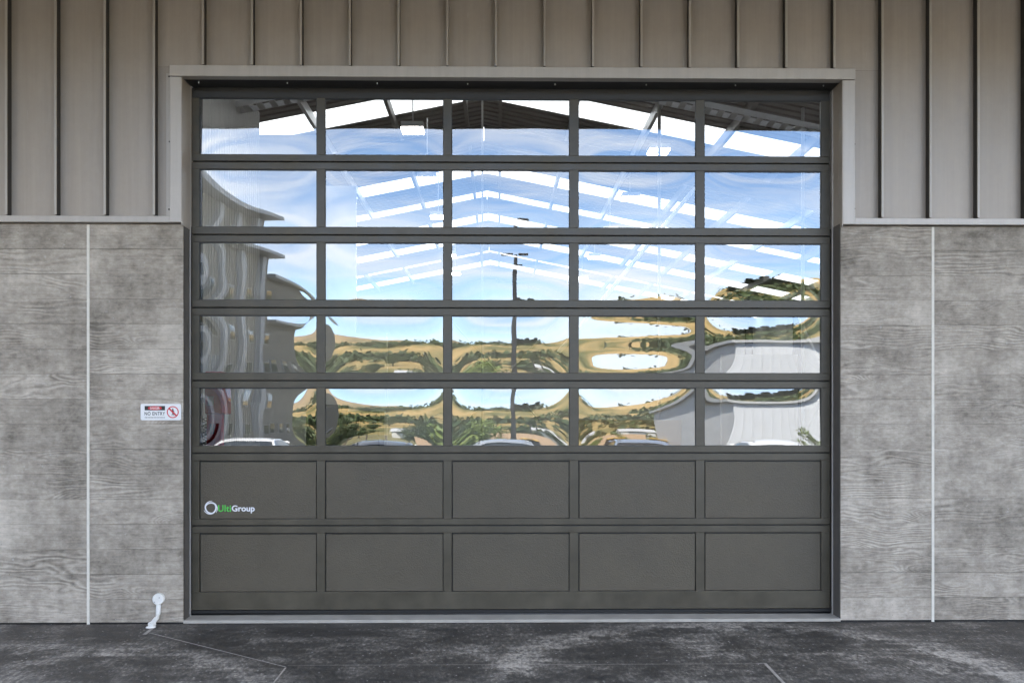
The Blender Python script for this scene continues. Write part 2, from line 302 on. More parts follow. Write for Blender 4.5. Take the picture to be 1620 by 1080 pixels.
def infill_mat():
    m, n, b = newmat('stucco_aluminium_infill')
    t = N(n,'ShaderNodeTexCoord')
    x = N(n,'ShaderNodeTexVoronoi', i_Scale=95.0); n.links.new(t.outputs['Object'], x.inputs['Vector'])
    mp = N(n,'ShaderNodeMapping'); mp.inputs['Scale'].default_value = (6,1,60); n.links.new(t.outputs['Object'], mp.inputs[0])
    y = N(n,'ShaderNodeTexNoise', i_Scale=3.0, i_Detail=3.0); n.links.new(mp.outputs[0], y.inputs['Vector'])
    s = N(n,'ShaderNodeMapRange', i_1=0.3, i_2=0.7, i_3=0.93, i_4=1.07); n.links.new(y.outputs['Fac'], s.inputs[0])
    geo = N(n,'ShaderNodeNewGeometry'); du = N(n,'ShaderNodeTexNoise', i_Scale=2.2, i_Detail=9.0, i_Roughness=0.7); n.links.new(geo.outputs['Position'], du.inputs['Vector'])
    dr = N(n,'ShaderNodeMapRange', i_1=0.3, i_2=0.72, i_3=0.86, i_4=1.18); n.links.new(du.outputs['Fac'], dr.inputs[0])
    dm = N(n,'ShaderNodeMath', operation='MULTIPLY'); n.links.new(dr.outputs[0], dm.inputs[0]); n.links.new(s.outputs[0], dm.inputs[1])
    rr = N(n,'ShaderNodeMapRange', i_1=0.3, i_2=0.7, i_3=0.36, i_4=0.62); n.links.new(du.outputs['Fac'], rr.inputs[0]); n.links.new(rr.outputs[0], b.inputs['Roughness'])
    v = N(n,'ShaderNodeVectorMath', operation='SCALE'); v.inputs[0].default_value = (0.088,0.074,0.051); n.links.new(dm.outputs[0], v.inputs['Scale'])
    n.links.new(v.outputs[0], b.inputs['Base Color'])
    bp = N(n,'ShaderNodeBump', i_Strength=0.9, i_Distance=0.002); n.links.new(x.outputs['Distance'], bp.inputs['Height']); n.links.new(bp.outputs[0], b.inputs['Normal'])
    return m

def glass_mat():
    m, n, b = newmat('coated_glass'); n.nodes.remove(b); out = n.nodes['Material Output']
    tr = N(n,'ShaderNodeBsdfTransparent'); tr.inputs[0].default_value = (0.90,0.93,0.92,1)
    gl = N(n,'ShaderNodeBsdfGlossy'); gl.inputs['Roughness'].default_value = 0.0; gl.inputs['Color'].default_value = (0.98,0.99,1,1)
    fr = N(n,'ShaderNodeFresnel', i_IOR=2.62); mx = N(n,'ShaderNodeMixShader')
    n.links.new(fr.outputs[0], mx.inputs[0]); n.links.new(tr.outputs[0], mx.inputs[1]); n.links.new(gl.outputs[0], mx.inputs[2]); n.links.new(mx.outputs[0], out.inputs[0])
    c, n2, b2 = newmat('clear_inner_face'); n2.nodes.remove(b2)
    t2 = N(n2,'ShaderNodeBsdfTransparent'); t2.inputs[0].default_value = (0.97,0.98,0.98,1); n2.links.new(t2.outputs[0], n2.nodes['Material Output'].inputs[0])
    return m, c

def translucent(name, col, trans):
    m, n, b = newmat(name); n.nodes.remove(b); out = n.nodes['Material Output']
    t = N(n,'ShaderNodeBsdfTranslucent'); t.inputs[0].default_value = (*col,1)
    d = N(n,'ShaderNodeBsdfDiffuse'); d.inputs[0].default_value = (*col,1)
    mx = N(n,'ShaderNodeMixShader'); mx.inputs[0].default_value = trans
    n.links.new(d.outputs[0], mx.inputs[1]); n.links.new(t.outputs[0], mx.inputs[2]); n.links.new(mx.outputs[0], out.inputs[0]); return m
def emit(name, col, st):
    m, n, b = newmat(name); b.inputs['Base Color'].default_value = (0.8,0.8,0.8,1); b.inputs['Emission Color'].default_value = (*col,1); b.inputs['Emission Strength'].default_value = st; return m
def leafmat(name, c0, c1):
    m, n, b = newmat(name); oi = N(n,'ShaderNodeNewGeometry'); ob = N(n,'ShaderNodeObjectInfo')
    r = N(n,'ShaderNodeMix', data_type='RGBA'); r.inputs[6].default_value = (*c0,1); r.inputs[7].default_value = (*c1,1)
    n.links.new(oi.outputs['Random Per Island'], r.inputs[0])
    s = N(n,'ShaderNodeMapRange', i_1=0.0, i_2=1.0, i_3=0.75, i_4=1.25); n.links.new(ob.outputs['Random'], s.inputs[0])
    v = N(n,'ShaderNodeVectorMath', operation='SCALE'); n.links.new(r.outputs[2], v.inputs[0]); n.links.new(s.outputs[0], v.inputs['Scale'])
    n.links.new(v.outputs[0], b.inputs['Base Color']); b.inputs['Roughness'].default_value = 0.6; b.inputs['Subsurface Weight'].default_value = 0.0
    return m
def terrain_mat():
    m, n, b = newmat('pasture_and_yard'); geo = N(n,'ShaderNodeNewGeometry')
    a = N(n,'ShaderNodeTexNoise', i_Scale=0.016, i_Detail=9.0, i_Roughness=0.62); n.links.new(geo.outputs['Position'], a.inputs['Vector'])
    c = N(n,'ShaderNodeTexNoise', i_Scale=0.09, i_Detail=9.0, i_Roughness=0.7); n.links.new(geo.outputs['Position'], c.inputs['Vector'])
    r = N(n,'ShaderNodeValToRGB'); e = r.color_ramp.elements
    e[0].position = 0.30; e[0].color = (0.045,0.052,0.02,1); e[1].position = 0.72; e[1].color = (0.50,0.36,0.17,1)
    for p_, c_ in ((0.44,(0.13,0.13,0.05,1)),(0.53,(0.40,0.275,0.115,1))):
        k = e.new(p_); k.color = c_
    w = N(n,'ShaderNodeMath', operation='MULTIPLY_ADD', i_1=0.65, i_2=0.0); n.links.new(a.outputs['Fac'], w.inputs[0])
    w2 = N(n,'ShaderNodeMath', operation='MULTIPLY_ADD', i_1=0.35); n.links.new(c.outputs['Fac'], w2.inputs[0]); n.links.new(w.outputs[0], w2.inputs[2])
    n.links.new(w2.outputs[0], r.inputs[0])
    ln = N(n,'ShaderNodeVectorMath', operation='LENGTH'); n.links.new(geo.outputs['Position'], ln.inputs[0])
    # far hills browner and greyer: distance haze put into the colour
    fr = N(n,'ShaderNodeMapRange', i_1=800.0, i_2=1150.0, i_3=0.0, i_4=0.85); n.links.new(ln.outputs['Value'], fr.inputs[0])
    m1 = N(n,'ShaderNodeMix', data_type='RGBA'); m1.inputs[7].default_value = (0.235,0.185,0.155,1); n.links.new(fr.outputs[0], m1.inputs[0]); n.links.new(r.outputs[0], m1.inputs[6])
    # irrigated green paddock beyond the yard, gravel and asphalt in it
    gr = N(n,'ShaderNodeMapRange', i_1=95.0, i_2=135.0, i_3=1.0, i_4=0.0); n.links.new(ln.outputs['Value'], gr.inputs[0])
    gc = N(n,'ShaderNodeMix', data_type='RGBA'); gc.inputs[6].default_value = (0.10,0.105,0.045,1); gc.inputs[7].default_value = (0.27,0.23,0.11,1); n.links.new(c.outputs['Fac'], gc.inputs[0])
    m2 = N(n,'ShaderNodeMix', data_type='RGBA'); n.links.new(gr.outputs[0], m2.inputs[0]); n.links.new(m1.outputs[2], m2.inputs[6]); n.links.new(gc.outputs[2], m2.inputs[7])
    yr = N(n,'ShaderNodeMath', operation='LESS_THAN', i_1=46.0); n.links.new(ln.outputs['Value'], yr.inputs[0])
    d = N(n,'ShaderNodeTexNoise', i_Scale=1.2, i_Detail=8.0); n.links.new(geo.outputs['Position'], d.inputs['Vector'])
    dc = N(n,'ShaderNodeMix', data_type='RGBA'); dc.inputs[6].default_value = (0.035,0.034,0.033,1); dc.inputs[7].default_value = (0.07,0.068,0.065,1); n.links.new(d.outputs['Fac'], dc.inputs[0])
    m3 = N(n,'ShaderNodeMix', data_type='RGBA'); n.links.new(yr.outputs[0], m3.inputs[0]); n.links.new(m2.outputs[2], m3.inputs[6]); n.links.new(dc.outputs[2], m3.inputs[7])
    n.links.new(m3.outputs[2], b.inputs['Base Color']); b.inputs['Roughness'].default_value = 0.95; b.inputs['Specular IOR Level'].default_value = 0.1
    return m

M = {}
M['concrete'] = concrete_boards()
M['joint_dark'] = plain('joint_dark_grout', (0.11,0.105,0.10), 0.9)  # even dark grey for the joint backing and rivets
M['web_shade'] = plain('shaded_seam_web', (0.05,0.046,0.042), 0.8)  # seam web colour with the shade beside each rib put in
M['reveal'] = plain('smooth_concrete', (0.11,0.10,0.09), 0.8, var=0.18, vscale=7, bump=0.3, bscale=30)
M['sealant'] = plain('pale_sealant', (0.70,0.67,0.59), 0.6, var=0.08, vscale=20)
M['pan'] = cladding('painted_steel_cladding', (0.405,0.355,0.303), 0.42)
M['seam'] = cladding('painted_steel_seam', (0.46,0.425,0.38), 0.38)
M['flash'] = cladding('painted_steel_flashing', (0.48,0.445,0.405), 0.40)
M['door'] = plain('charcoal_powdercoat', (0.070,0.060,0.041), 0.38, var=0.24, vscale=5, bump=0.05, bscale=120)
M['door_dark'] = plain('charcoal_header', (0.030,0.029,0.028), 0.5, var=0.1)
M['infill'] = infill_mat()
M['rubber'] = plain('black_rubber', (0.012,0.012,0.012), 0.45)
M['alu'] = plain('mill_aluminium', (0.55,0.53,0.50), 0.35, metal=0.3)
M['screw'] = plain('zinc_screw', (0.75,0.74,0.72), 0.3, metal=0.6)
M['sill'] = plain('sill_concrete', (0.40,0.375,0.33), 0.7, var=0.15, vscale=6, bump=0.2)
M['apron'] = apron_mat()
M['cut'] = plain('saw_cut_filler', (0.36,0.33,0.29), 0.8, var=0.25, vscale=8)
M['white'] = plain('white_sign_board', (0.82,0.82,0.82), 0.35)
M['pvc'] = plain('white_pvc', (0.80,0.79,0.75), 0.35, var=0.10, vscale=14)
M['black'] = plain('black_print', (0.02,0.02,0.02), 0.5)
M['red'] = plain('red_print', (0.62,0.03,0.04), 0.5)
M['greytxt'] = plain('grey_print', (0.30,0.30,0.30), 0.6)
M['green'] = plain('green_vinyl', (0.10,0.62,0.09), 0.4)
M['vinyl'] = plain('white_vinyl', (0.82,0.82,0.85), 0.35)
M['glass'], M['clear'] = glass_mat()
M['soffit'] = plain('brown_timber_soffit', (0.085,0.042,0.018), 0.6, var=0.25, vscale=4)
M['roofmetal'] = plain('roof_steel', (0.17,0.155,0.14), 0.5, var=0.1)
M['skylight'] = translucent('translucent_roof_sheet', (0.47,0.475,0.48), 0.74)
M['steel'] = plain('dark_structural_steel', (0.055,0.055,0.055), 0.45, var=0.2)
M['galv'] = plain('galvanised_steel', (0.50,0.50,0.50), 0.4, metal=0.4, var=0.12)
M['lining'] = plain('white_wall_lining', (0.56,0.55,0.52), 0.5, var=0.06)
M['floor'] = plain('interior_floor', (0.24,0.235,0.225), 0.35, var=0.2, vscale=1.0)
M['ply'] = plain('plywood', (0.60,0.42,0.27), 0.6, var=0.15, vscale=2)
M['machine_red'] = plain('red_machine_paint', (0.60,0.02,0.03), 0.4, var=0.15)
M['dark'] = plain('dark_cabinet', (0.018,0.018,0.018), 0.5)
M['lamp'] = emit('lamp_diffuser', (1.0,0.96,0.88), 6.0)
M['lamp'].cycles.emission_sampling = 'NONE'
M['terrain'] = terrain_mat()
M['leaf_a'] = leafmat('leaf_dark', (0.030,0.050,0.014), (0.075,0.10,0.028))
M['leaf_b'] = leafmat('leaf_bright', (0.10,0.15,0.025), (0.20,0.24,0.05))
M['leaf_c'] = leafmat('needle_dark', (0.016,0.028,0.012), (0.04,0.055,0.022))
M['bark'] = plain('bark', (0.10,0.075,0.05), 0.9, var=0.3, vscale=8)
M['car_glass'] = plain('car_glass', (0.015,0.02,0.025), 0.05, spec=0.8)
M['tyre'] = plain('tyre', (0.015,0.015,0.015), 0.8)
M['rim'] = plain('rim', (0.5,0.5,0.52), 0.3, metal=0.8)
M['lens'] = plain('headlight_lens', (0.75,0.77,0.8), 0.1)
M['yellow'] = plain('yellow_lid', (0.72,0.42,0.02), 0.45)
M['bin'] = plain('bin_plastic', (0.02,0.02,0.022), 0.5)
M['wall_beige'] = plain('beige_render', (0.24,0.215,0.17), 0.8, var=0.12, vscale=0.6)
M['wall_grey'] = plain('pale_shed_cladding', (0.60,0.61,0.62), 0.5, var=0.05, vscale=0.7)
M['roof_pale'] = plain('pale_roof', (0.45,0.45,0.44), 0.5)
M['blue_panel'] = plain('slate_panel', (0.20,0.23,0.25), 0.5)
M['pole'] = plain('dark_pole', (0.03,0.03,0.03), 0.5)

# ------------------------------------------------------------------ setting: ground and hills
def sstep(a, b, x):
    t = min(1, max(0, (x-a)/(b-a))); return t*t*(3-2*t)
def gz(x, y):
    r = math.hypot(x, y); back = sstep(0.05, -0.35, y/max(r, 1e-6))
    z = -0.35*min(1, max(0, (-y-3)/7))
    if r > 60:
        n1 = mnoise.fractal(Vector((x*.0042, y*.0042, 3.1)), 0.9, 2.1, 4)
        n2 = mnoise.fractal(Vector((x*.0016+5, y*.0016, 9.1)), 0.9, 2.1, 4)
        side = sstep(0.05, 0.5, x/r)
        z += (30*sstep(85, 430, r)*(0.85+0.55*n1) + (16+10*side)*sstep(110, 330, r)*side + 62*sstep(520, 1150, r)*(0.95+0.6*n2))*(0.25+0.75*back)
        z -= 0.5*sstep(60, 90, r)
    return z
na = 240; radii = [0]+[2.2*1.078**k for k in range(98)]
vv = [(0,0,-0.01)]; ff = []
for r in radii[1:]:
    for k in range(na):
        a = 2*math.pi*k/na; x, y = r*math.cos(a), r*math.sin(a); vv.append((x, y, gz(x, y)-0.01))
for k in range(na): ff.append((0, 1+k, 1+(k+1) % na))
for i in range(len(radii)-2):
    for k in range(na):
        b0 = 1+i*na; ff.append((b0+k, b0+na+k, b0+na+(k+1) % na, b0+(k+1) % na))
g = mesh('ground', vv, ff, M['terrain'], loc=(0,0,0), smooth=True)
tag(g, 'golden dry hills, green paddock and grey yard across from the door', kind='structure')

# concrete apron in front of the door, following the ground, with saw cuts
vv=[];ff=[]; ys=[0.05,-1.2,-2.4,-3.0,-4.2,-5.4,-6.6]; xs=[-12,-8,-4,0,4,8,12]
for y in ys:
    for x in xs: vv.append((x,y,gz(x,y)))
for i in range(len(ys)-1):
    for j in range(len(xs)-1):
        a=i*len(xs)+j; ff.append((a,a+len(xs),a+len(xs)+1,a+1))
ap = mesh('concrete_apron', vv, ff, M['apron'], loc=(0,0,0)); tag(ap, 'dark stained concrete slab in front of the door', kind='structure')
def gpix(px, py):
    a=(px-810)/F; b=(HORIZON-py)/F
    d=Vector((math.sin(YAW)+a*math.cos(YAW), math.cos(YAW)-a*math.sin(YAW), b)); return CAM+d*(-CAM.z/d.z)
def cut(p, q, w=0.012):
    p=gpix(*p); q=gpix(*q); d=(q-p).normalized(); u=Vector((-d.y,d.x,0))*w/2; z=Vector((0,0,0.004))
    mesh('saw_cut', [p+u+z,p-u+z,q-u+z,q+u+z], [(0,1,2,3)], M['cut'], ap)
cut((236,1001),(452,1055),0.010); cut((452,1056),(425,1090),0.012); cut((455,1052.5),(1196,1050),0.006); cut((1196,1050),(1210,1049),0.012); cut((1210,1049),(1245,1086),0.022); cut((246,990),(228,1004),0.03)

# ------------------------------------------------------------------ wall measurements
XL0 = -9.0; XR0 = 9.0
XJ_L = PX(139.5); XJ_R = PX(1476)
XO_L = PX(290); XO_R = PX(1330)          # opening at the wall face
Z_CT = PZ(356); Z_FB = PZ(355); Z_FT = PZ(345)
Z_HB = P(810,127).z; Z_HT = P(810,110).z
YD = 0.20                                # door face

def concrete_panel(x0, x1, label):
    root = mesh('concrete_wall', boxv(x0+.002, x1-.002, 0.012, YD+.25, -0.05, Z_CT-.002), BF, M['joint_dark'])
    tag(root, label, 'concrete wall', 'board marked concrete walls beside the door')
    h = Z_CT/16
    for i in range(16):
        dz = random.uniform(-.003,.003); d = random.uniform(-.002,.002); gp = random.choice((.0008,.0010,.0014,.0024))
        bx0, bx1 = x0, x1
        z0 = i*h + (0.0004 if i else 0.016); z1 = (i+1)*h - gp
        o = box('board_course', bx0, bx1, 0.0+d, 0.02, z0, z1, M['concrete'], root)
    box('base_shade_strip', x0, x1, 0.008, 0.0115, -.02, 0.03, M['rubber'], root)  # black strip standing in for the contact shadow along the wall foot
    return root
concrete_panel(XL0, XJ_L-0.011, 'weathered grey board marked concrete wall at the far left of the photo')
concrete_panel(XJ_L+0.011, XO_L, 'grey board marked concrete pier carrying the no entry sign')
concrete_panel(XO_R, XJ_R-0.011, 'grey board marked concrete pier just right of the door opening')
concrete_panel(XJ_R+0.011, XR0, 'smoother pale grey concrete wall at the far right of the photo')
for x, lab in ((XJ_L, 'pale vertical sealant joint between the two concrete walls left of the door'), (XJ_R, 'pale vertical sealant joint between the two concrete walls right of the door')):
    o = box('sealant_joint', x-.0108, x+.0108, -0.001, 0.05, -0.01, Z_CT-.004, M['sealant']); tag(o, lab, 'sealant joint', 'sealant joints in the concrete')

# jambs: concrete returns with aluminium edge strip and black track gap
for side in (-1, 1):
    xo = XO_L if side < 0 else XO_R
    xi = PX(300.5, YD-.02) if side < 0 else PX(1317, YD-.02)
    nm = 'left' if side < 0 else 'right'
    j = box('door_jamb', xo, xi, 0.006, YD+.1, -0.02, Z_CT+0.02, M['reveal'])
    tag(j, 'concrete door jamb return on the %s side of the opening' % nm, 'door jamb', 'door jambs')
    box('edge_strip', xi-.012*(1 if side<0 else 0), xi+.012*(0 if side<0 else 1), YD-.06, YD-.004, 0.02, PZ(140,YD), M['alu'], j) if False else None
    e0 = xi; e1 = xi - side*0.009
    box('edge_strip', e0, e1, YD-.035, YD-.02, 0.02, PZ(141,YD-.03), M['alu'], j)
    box('track_gap', e1, e1 - side*0.075, YD+.035, YD+.06, 0.02, PZ(139,YD), M['rubber'], j)

# ------------------------------------------------------------------ standing seam cladding and flashings
clad = box('metal_cladding', XL0, XR0, 0.03, 0.10, PZ(20), 5.34, M['roofmetal'])
tag(clad, 'brown grey standing seam metal cladding above the concrete walls and door', 'cladding')
for x0,x1 in ((XL0, XO_L-.02), (XO_R+.02, XR0)):
    box('backing', x0, x1, 0.03, 0.20, Z_FB+.01, PZ(20)-.003, M['roofmetal'], clad)
box('backing', XO_L-.017, XO_R+.017, 0.03, YD+.02, Z_HB+.012, PZ(20)-.003, M['roofmetal'], clad)
X0 = PX(16); X21 = PX(1617); PITCH = (X21-X0)/21
FL, FR_ = PX(272), PX(1349)
ribs = [X0+PITCH*k for k in range(-10, 32)]
ribs = [x for x in ribs if XL0 < x < XR0]
TOP = 5.32
for i in range(len(ribs)-1):
    a, b = ribs[i]+.003, ribs[i+1]-.003; jit = random.uniform(0,.002)
    def pan(x0,x1,z0,z1):
        nx, nz = 6, 10; V=[];Fc=[]
        ph = random.random()*9
        for k in range(nz+1):
            for q in range(nx+1):
                u=q/nx; x=x0+(x1-x0)*u; z=z0+(z1-z0)*k/nz
                V.append((x, 0.008+jit-0.004*math.sin(math.pi*u)*(0.6+0.6*mnoise.noise(Vector((ph,z*1.1,0)))), z))
        for k in range(nz):
            for q in range(nx):
                c=k*(nx+1)+q; Fc.append((c,c+1,c+nx+2,c+nx+1))
        mesh('cladding_pan', V, Fc, M['pan'], clad, smooth=True)
    if b <= FL+.01 or a >= FR_-.01: pan(a,b,Z_FT-.004,TOP)
    elif a < FL:
        pan(a,FL-.004,Z_FT-.004,Z_HT+.006); pan(a,b,Z_HT+.008,TOP)
    elif b > FR_:
        pan(FR_+.004,b,Z_FT-.004,Z_HT+.006); pan(a,b,Z_HT+.008,TOP)
    else: pan(a,b,Z_HT-.004,TOP)
for x in ribs:
    z0 = Z_HT+.004 if FL < x < FR_ else Z_FT+.003
    # folded seam: small rolled head, its upright web painted dark for the side shade
    mb = MB(); mb.box(x-.009,x+.009,-.070,-.056,z0,TOP)
    sm_ = bevel(mb.build('standing_seam', M['seam'], clad), .0025)
    box('seam_shade_web', x-.0075,x+.0075,-.0565,.02,z0,TOP, M['web_shade'], sm_)
    box('seam_end', x-.010, x+.010, -.012, .006, z0-.0035, z0-.0005, M['rubber'], clad)
# flashings
def fl(name, x0,x1,y0,y1,z0,z1, par=clad): return box(name,x0,x1,y0,y1,z0,z1,M['flash'],par,0.003,2)
fl('head_flashing', FL, FR_, -.062, .03, Z_HB, Z_HT)
fl('jamb_flashing', FL, XO_L-.002, -.050, .03, Z_FB+.001, Z_HB-.004)
fl('jamb_flashing', XO_R+.002, FR_, -.050, .03, Z_FB+.001, Z_HB-.004)
fl('base_flashing', XL0, FL-.001, -.046, .03, Z_FB, Z_FT)
fl('base_flashing', FR_+.001, XR0, -.046, .03, Z_FB, Z_FT)
# flashing returns into the opening
box('jamb_lining', XO_L-.0025, XO_L+.004, -.046, YD-.02, Z_FB-.02, Z_HB-.006, M['pan'], clad)
box('jamb_lining', XO_R-.004, XO_R+.0025, -.046, YD-.02, Z_FB-.02, Z_HB-.006, M['pan'], clad)
box('jamb_infill', XO_L+.0045, PX(300.5,YD-.02), .03, YD+.1, Z_CT+.02, Z_HB-.006, M['pan'], clad)
box('jamb_infill', PX(1317,YD-.02), XO_R-.0045, .03, YD+.1, Z_CT+.02, Z_HB-.006, M['pan'], clad)
# rivet strips beside the jamb flashing
for x0,x1 in ((FL-.045, FL-.003),(FR_+.003, FR_+.02)):
    s = box('rivet_strip', x0,x1,-.006,.003,Z_FT+.005,Z_HT-.05, M['seam'], clad, .001)
for px,py in ((267,121),(268,224),(267,331),(1352,228),(1352,330)):
    p=P(px,py,-.01); mb=MB(); mb.tube([(p.x,-.004,p.z),(p.x,-.013,p.z)],[.008,.005],10); mb.build('rivet',M['joint_dark'],clad)
# head of the opening: soffit lining with screws and black seal
hd = box('door_header', XO_L+.006, XO_R-.006, -.02, YD+.06, Z_HB+.002, Z_HB+.012, M['door_dark']); tag(hd,'dark lined head of the door opening with a row of small screws','door header')
for px in (315,455,597,740,878,1022,1163,1302):
    x=PX(px,.1); mb=MB(); mb.tube([(x,.09,Z_HB+.003),(x,.09,Z_HB-.009)],[.006,.004],8); mb.build('screw',M['screw'],hd)
zt = PZ(141,YD+.01)
box('head_seal', XO_L+.02, XO_R-.02, YD+.004, YD+.03, PZ(143.5,YD), Z_HB+.001, M['rubber'], hd)

# canopy roof over the apron
CZ=5.33; CY=-3.52
can = box('canopy_roof', XL0-.5, XR0+.5, CY, 0.02, CZ+.012, CZ+.30, M['roofmetal']); tag(can,'deep canopy roof over the apron, its edge mirrored across the top row of panes','canopy')
nb=18
for i in range(nb):
    y0=CY+.06+( -CY-.06)*i/nb; y1=CY+.06+(-CY-.06)*(i+1)/nb-.006
    box('soffit_board', XL0-.5, XR0+.5, y0, y1, CZ, CZ+.014-.004, M['soffit'], can)
box('fascia', XL0-.5, XR0+.5, CY-.03, CY-.002, CZ-.03, CZ+.32, M['flash'], can)

# ------------------------------------------------------------------ sectional door
DL, DR = PX(303.5,YD), PX(1313,YD)
seams = [PZ(y,YD) for y in (141.5,257.3,372.5,487.3,602.2,716.3,830.5)] + [PZ(963,YD)]
pane_z = [(PZ(157,YD),PZ(246,YD)),(PZ(269,YD),PZ(360,YD)),(PZ(384,YD),PZ(475,YD)),(PZ(499,YD),PZ(590,YD)),(PZ(613,YD),PZ(705,YD)),(PZ(728,YD),PZ(820,YD)),(PZ(842,YD),PZ(935,YD))]
pane_x = [(PX(315,YD),PX(501,YD)),(PX(514,YD),PX(701.5,YD)),(PX(714.5,YD),PX(901,YD)),(PX(915,YD),PX(1101,YD)),(PX(1114.5,YD),PX(1299.5,YD))]
door = empty('sectional_door', ((DL+DR)/2, YD, 0.03), 'large charcoal sectional door with five rows of glass panes over two solid rows', 'garage door')
GY = YD+.017
W0 = [2.0e-3, 2.4e-3, 2.8e-3, 4.2e-3, 4.3e-3]; TT=[0,-4,-10,-9,71]
# the dented pane: change of mirrored ray (in photo pixels) up its height
DENT_V=[-1.0,-0.75,-0.4,-0.08,0.12,0.42,0.72,0.88,1.0]; DENT_G=[-30,-92,-70,15,20,-62,-5,70,50]
vs_=np.linspace(-1,1,401); gs_=np.interp(vs_,DENT_V,DENT_G); ker=np.hanning(31); gs_=np.convolve(np.pad(gs_,15,mode='edge'),ker/ker.sum(),'valid')
def pane(i,j,x0,x1,z0,z1,parent):
    nx,nz=64,34; a=(x1-x0)/2; b=(z1-z0)/2; xc=(x0+x1)/2; zc=(z0+z1)/2; ex=.010
    r2=np.random.default_rng(100+i*5+j)
    w0=W0[i]*r2.uniform(.72,1.18); ka=r2.uniform(-.2,.2); kb=r2.uniform(-.18,.18); pu=r2.uniform(2.6,4.2); pv=r2.uniform(1.0,1.04); tilt=(TT[i]+r2.uniform(-4,4))/F/2; tx=r2.uniform(-3,3)/F/2
    amp={0:.4e-4,1:.6e-4,2:.5e-4,3:.5e-4,4:.45e-4}[i]*(2.4 if j==0 and i>=2 else 1.0)
    modes=[(m,n,r2.normal()*amp/(1+.35*(m+n-2))) for m in range(1,6) for n in range(1,4) if m+n>2]
    # integrate the dent
    dz=2*b/400; wd=-np.cumsum(gs_)*dz/F/2*-1
    wd=wd-np.interp(0,vs_,wd)
    V=[];Fc=[];mi=[]
    for layer in (0,1):
        for k in range(nz+1):
            for q in range(nx+1):
                u=-1+2*q/nx; v=-1+2*k/nz
                c=max(0,1-u*u); d=max(0,1-v*v)
                if (i,j)==(3,3): w=np.interp(v,vs_,wd)*(0.25+0.75*c**0.8)*(1+.25*u)
                else: w=w0*((1-abs(u)**pu)**1.25)*(d**pv)*(1+ka*u)*(1+kb*v)
                for m,n,am in modes: w+=am*math.sin(m*math.pi*(u+1)/2)*math.sin(n*math.pi*(v+1)/2)
                y=GY-w+tilt*(v*b)+tx*u*a+layer*.020
                V.append((xc+u*(a+ex),y,zc+v*(b+ex)))
    L=(nx+1)*(nz+1)
    for k in range(nz):
        for q in range(nx):
            c=k*(nx+1)+q; Fc.append((c,c+1,c+nx+2,c+nx+1)); mi.append(0)
    for k in range(nz):
        for q in range(nx):
            c=L+k*(nx+1)+q; Fc.append((c,c+nx+1,c+nx+2,c+1)); mi.append(1)
    rim=[q for q in range(nx+1)]+[k*(nx+1)+nx for k in range(1,nz+1)]+[nz*(nx+1)+q for q in range(nx-1,-1,-1)]+[k*(nx+1) for k in range(nz-1,0,-1)]
    for t in range(len(rim)):
        p,q=rim[t],rim[(t+1)%len(rim)]; Fc.append((q,p,p+L,q+L)); mi.append(1)
    mesh('glass_pane',V,Fc,[M['glass'],M['clear']],parent,smooth=True,midx=mi)
for i in range(7):
    zt_,zb_=seams[i]-.0055*(i>0), seams[i+1]+.0055*(i<6)
    pz0,pz1=pane_z[i][1],pane_z[i][0]
    sec=box('door_section', DL,DR,YD,YD+.045,zb_,pz0,M['door'],door,.0025,2)     # bottom rail carries the section
    sec['label']='glazed section of five panes' if i<5 else 'solid section of five charcoal infill panels'
    box('top_rail',DL,DR,YD+.0004,YD+.045,pz1,zt_,M['door_dark'] if i==0 else M['door'],sec,.0025,2)
    xs_=[DL]+[v for p in pane_x for v in p]+[DR]
    for k in range(6):
        box('stile',xs_[2*k],xs_[2*k+1],YD+.0012,YD+.044,pz0+.0003,pz1-.0003,M['door'],sec,.0018)
    if i<6: box('section_joint',DL+.004,DR-.004,YD+.028,YD+.04,seams[i+1]-.0054,seams[i+1]+.0054,M['rubber'],sec)
    for j,(x0,x1) in enumerate(pane_x):
        if i<5:
            pane(i,j,x0,x1,pz0,pz1,sec)
            # glazing gasket, its black top strip widened to take in the rail's shade
            g_=MB(); t=.005
            g_.box(x0,x1,YD+.006,YD+.0105,pz1-t*1.9,pz1); g_.box(x0,x1,YD+.006,YD+.0105,pz0,pz0+t*.6); g_.box(x0,x0+t*.8,YD+.006,YD+.0105,pz0+t*.6,pz1-t*1.9); g_.box(x1-t*.8,x1,YD+.006,YD+.0105,pz0+t*.6,pz1-t*1.9)
            g_.build('gasket',M['rubber'],sec)
        else:
            box('infill_panel',x0+.009,x1-.006,YD+.009,YD+.03,pz0+.003,pz1-.013,M['infill'],sec,.002)
            box('infill_groove',x0,x1,YD+.024,YD+.035,pz0,pz1,M['rubber'],sec)  # black groove, shows wider at the top to include the shade there
box('bottom_rail_seal',DL-.01,DR+.01,YD-.012,YD+.05,0.048,seams[7]-.001,M['rubber'],door,.004)
sb=MB(); sb.tube([(DL,YD+.02,.036),(DR,YD+.02,.036)],.026,10); sb.build('floor_seal',M['rubber'],door,smooth=True)
# sill
sv=[(XO_L,-.004,0.004),(XO_R,-.004,0.004),(XO_R,YD+.2,.004),(XO_L,YD+.2,.004),(XO_L,-.002,.030),(XO_R,-.002,.030),(XO_R,YD+.2,.036),(XO_L,YD+.2,.036)]
si_=mesh('door_sill',sv,[(0,3,2,1),(4,5,6,7),(0,1,5,4),(1,2,6,5),(2,3,7,6),(3,0,4,7)],M['sill']); tag(si_,'pale concrete sill strip under the charcoal door','door sill'); bevel(si_,.004,2)

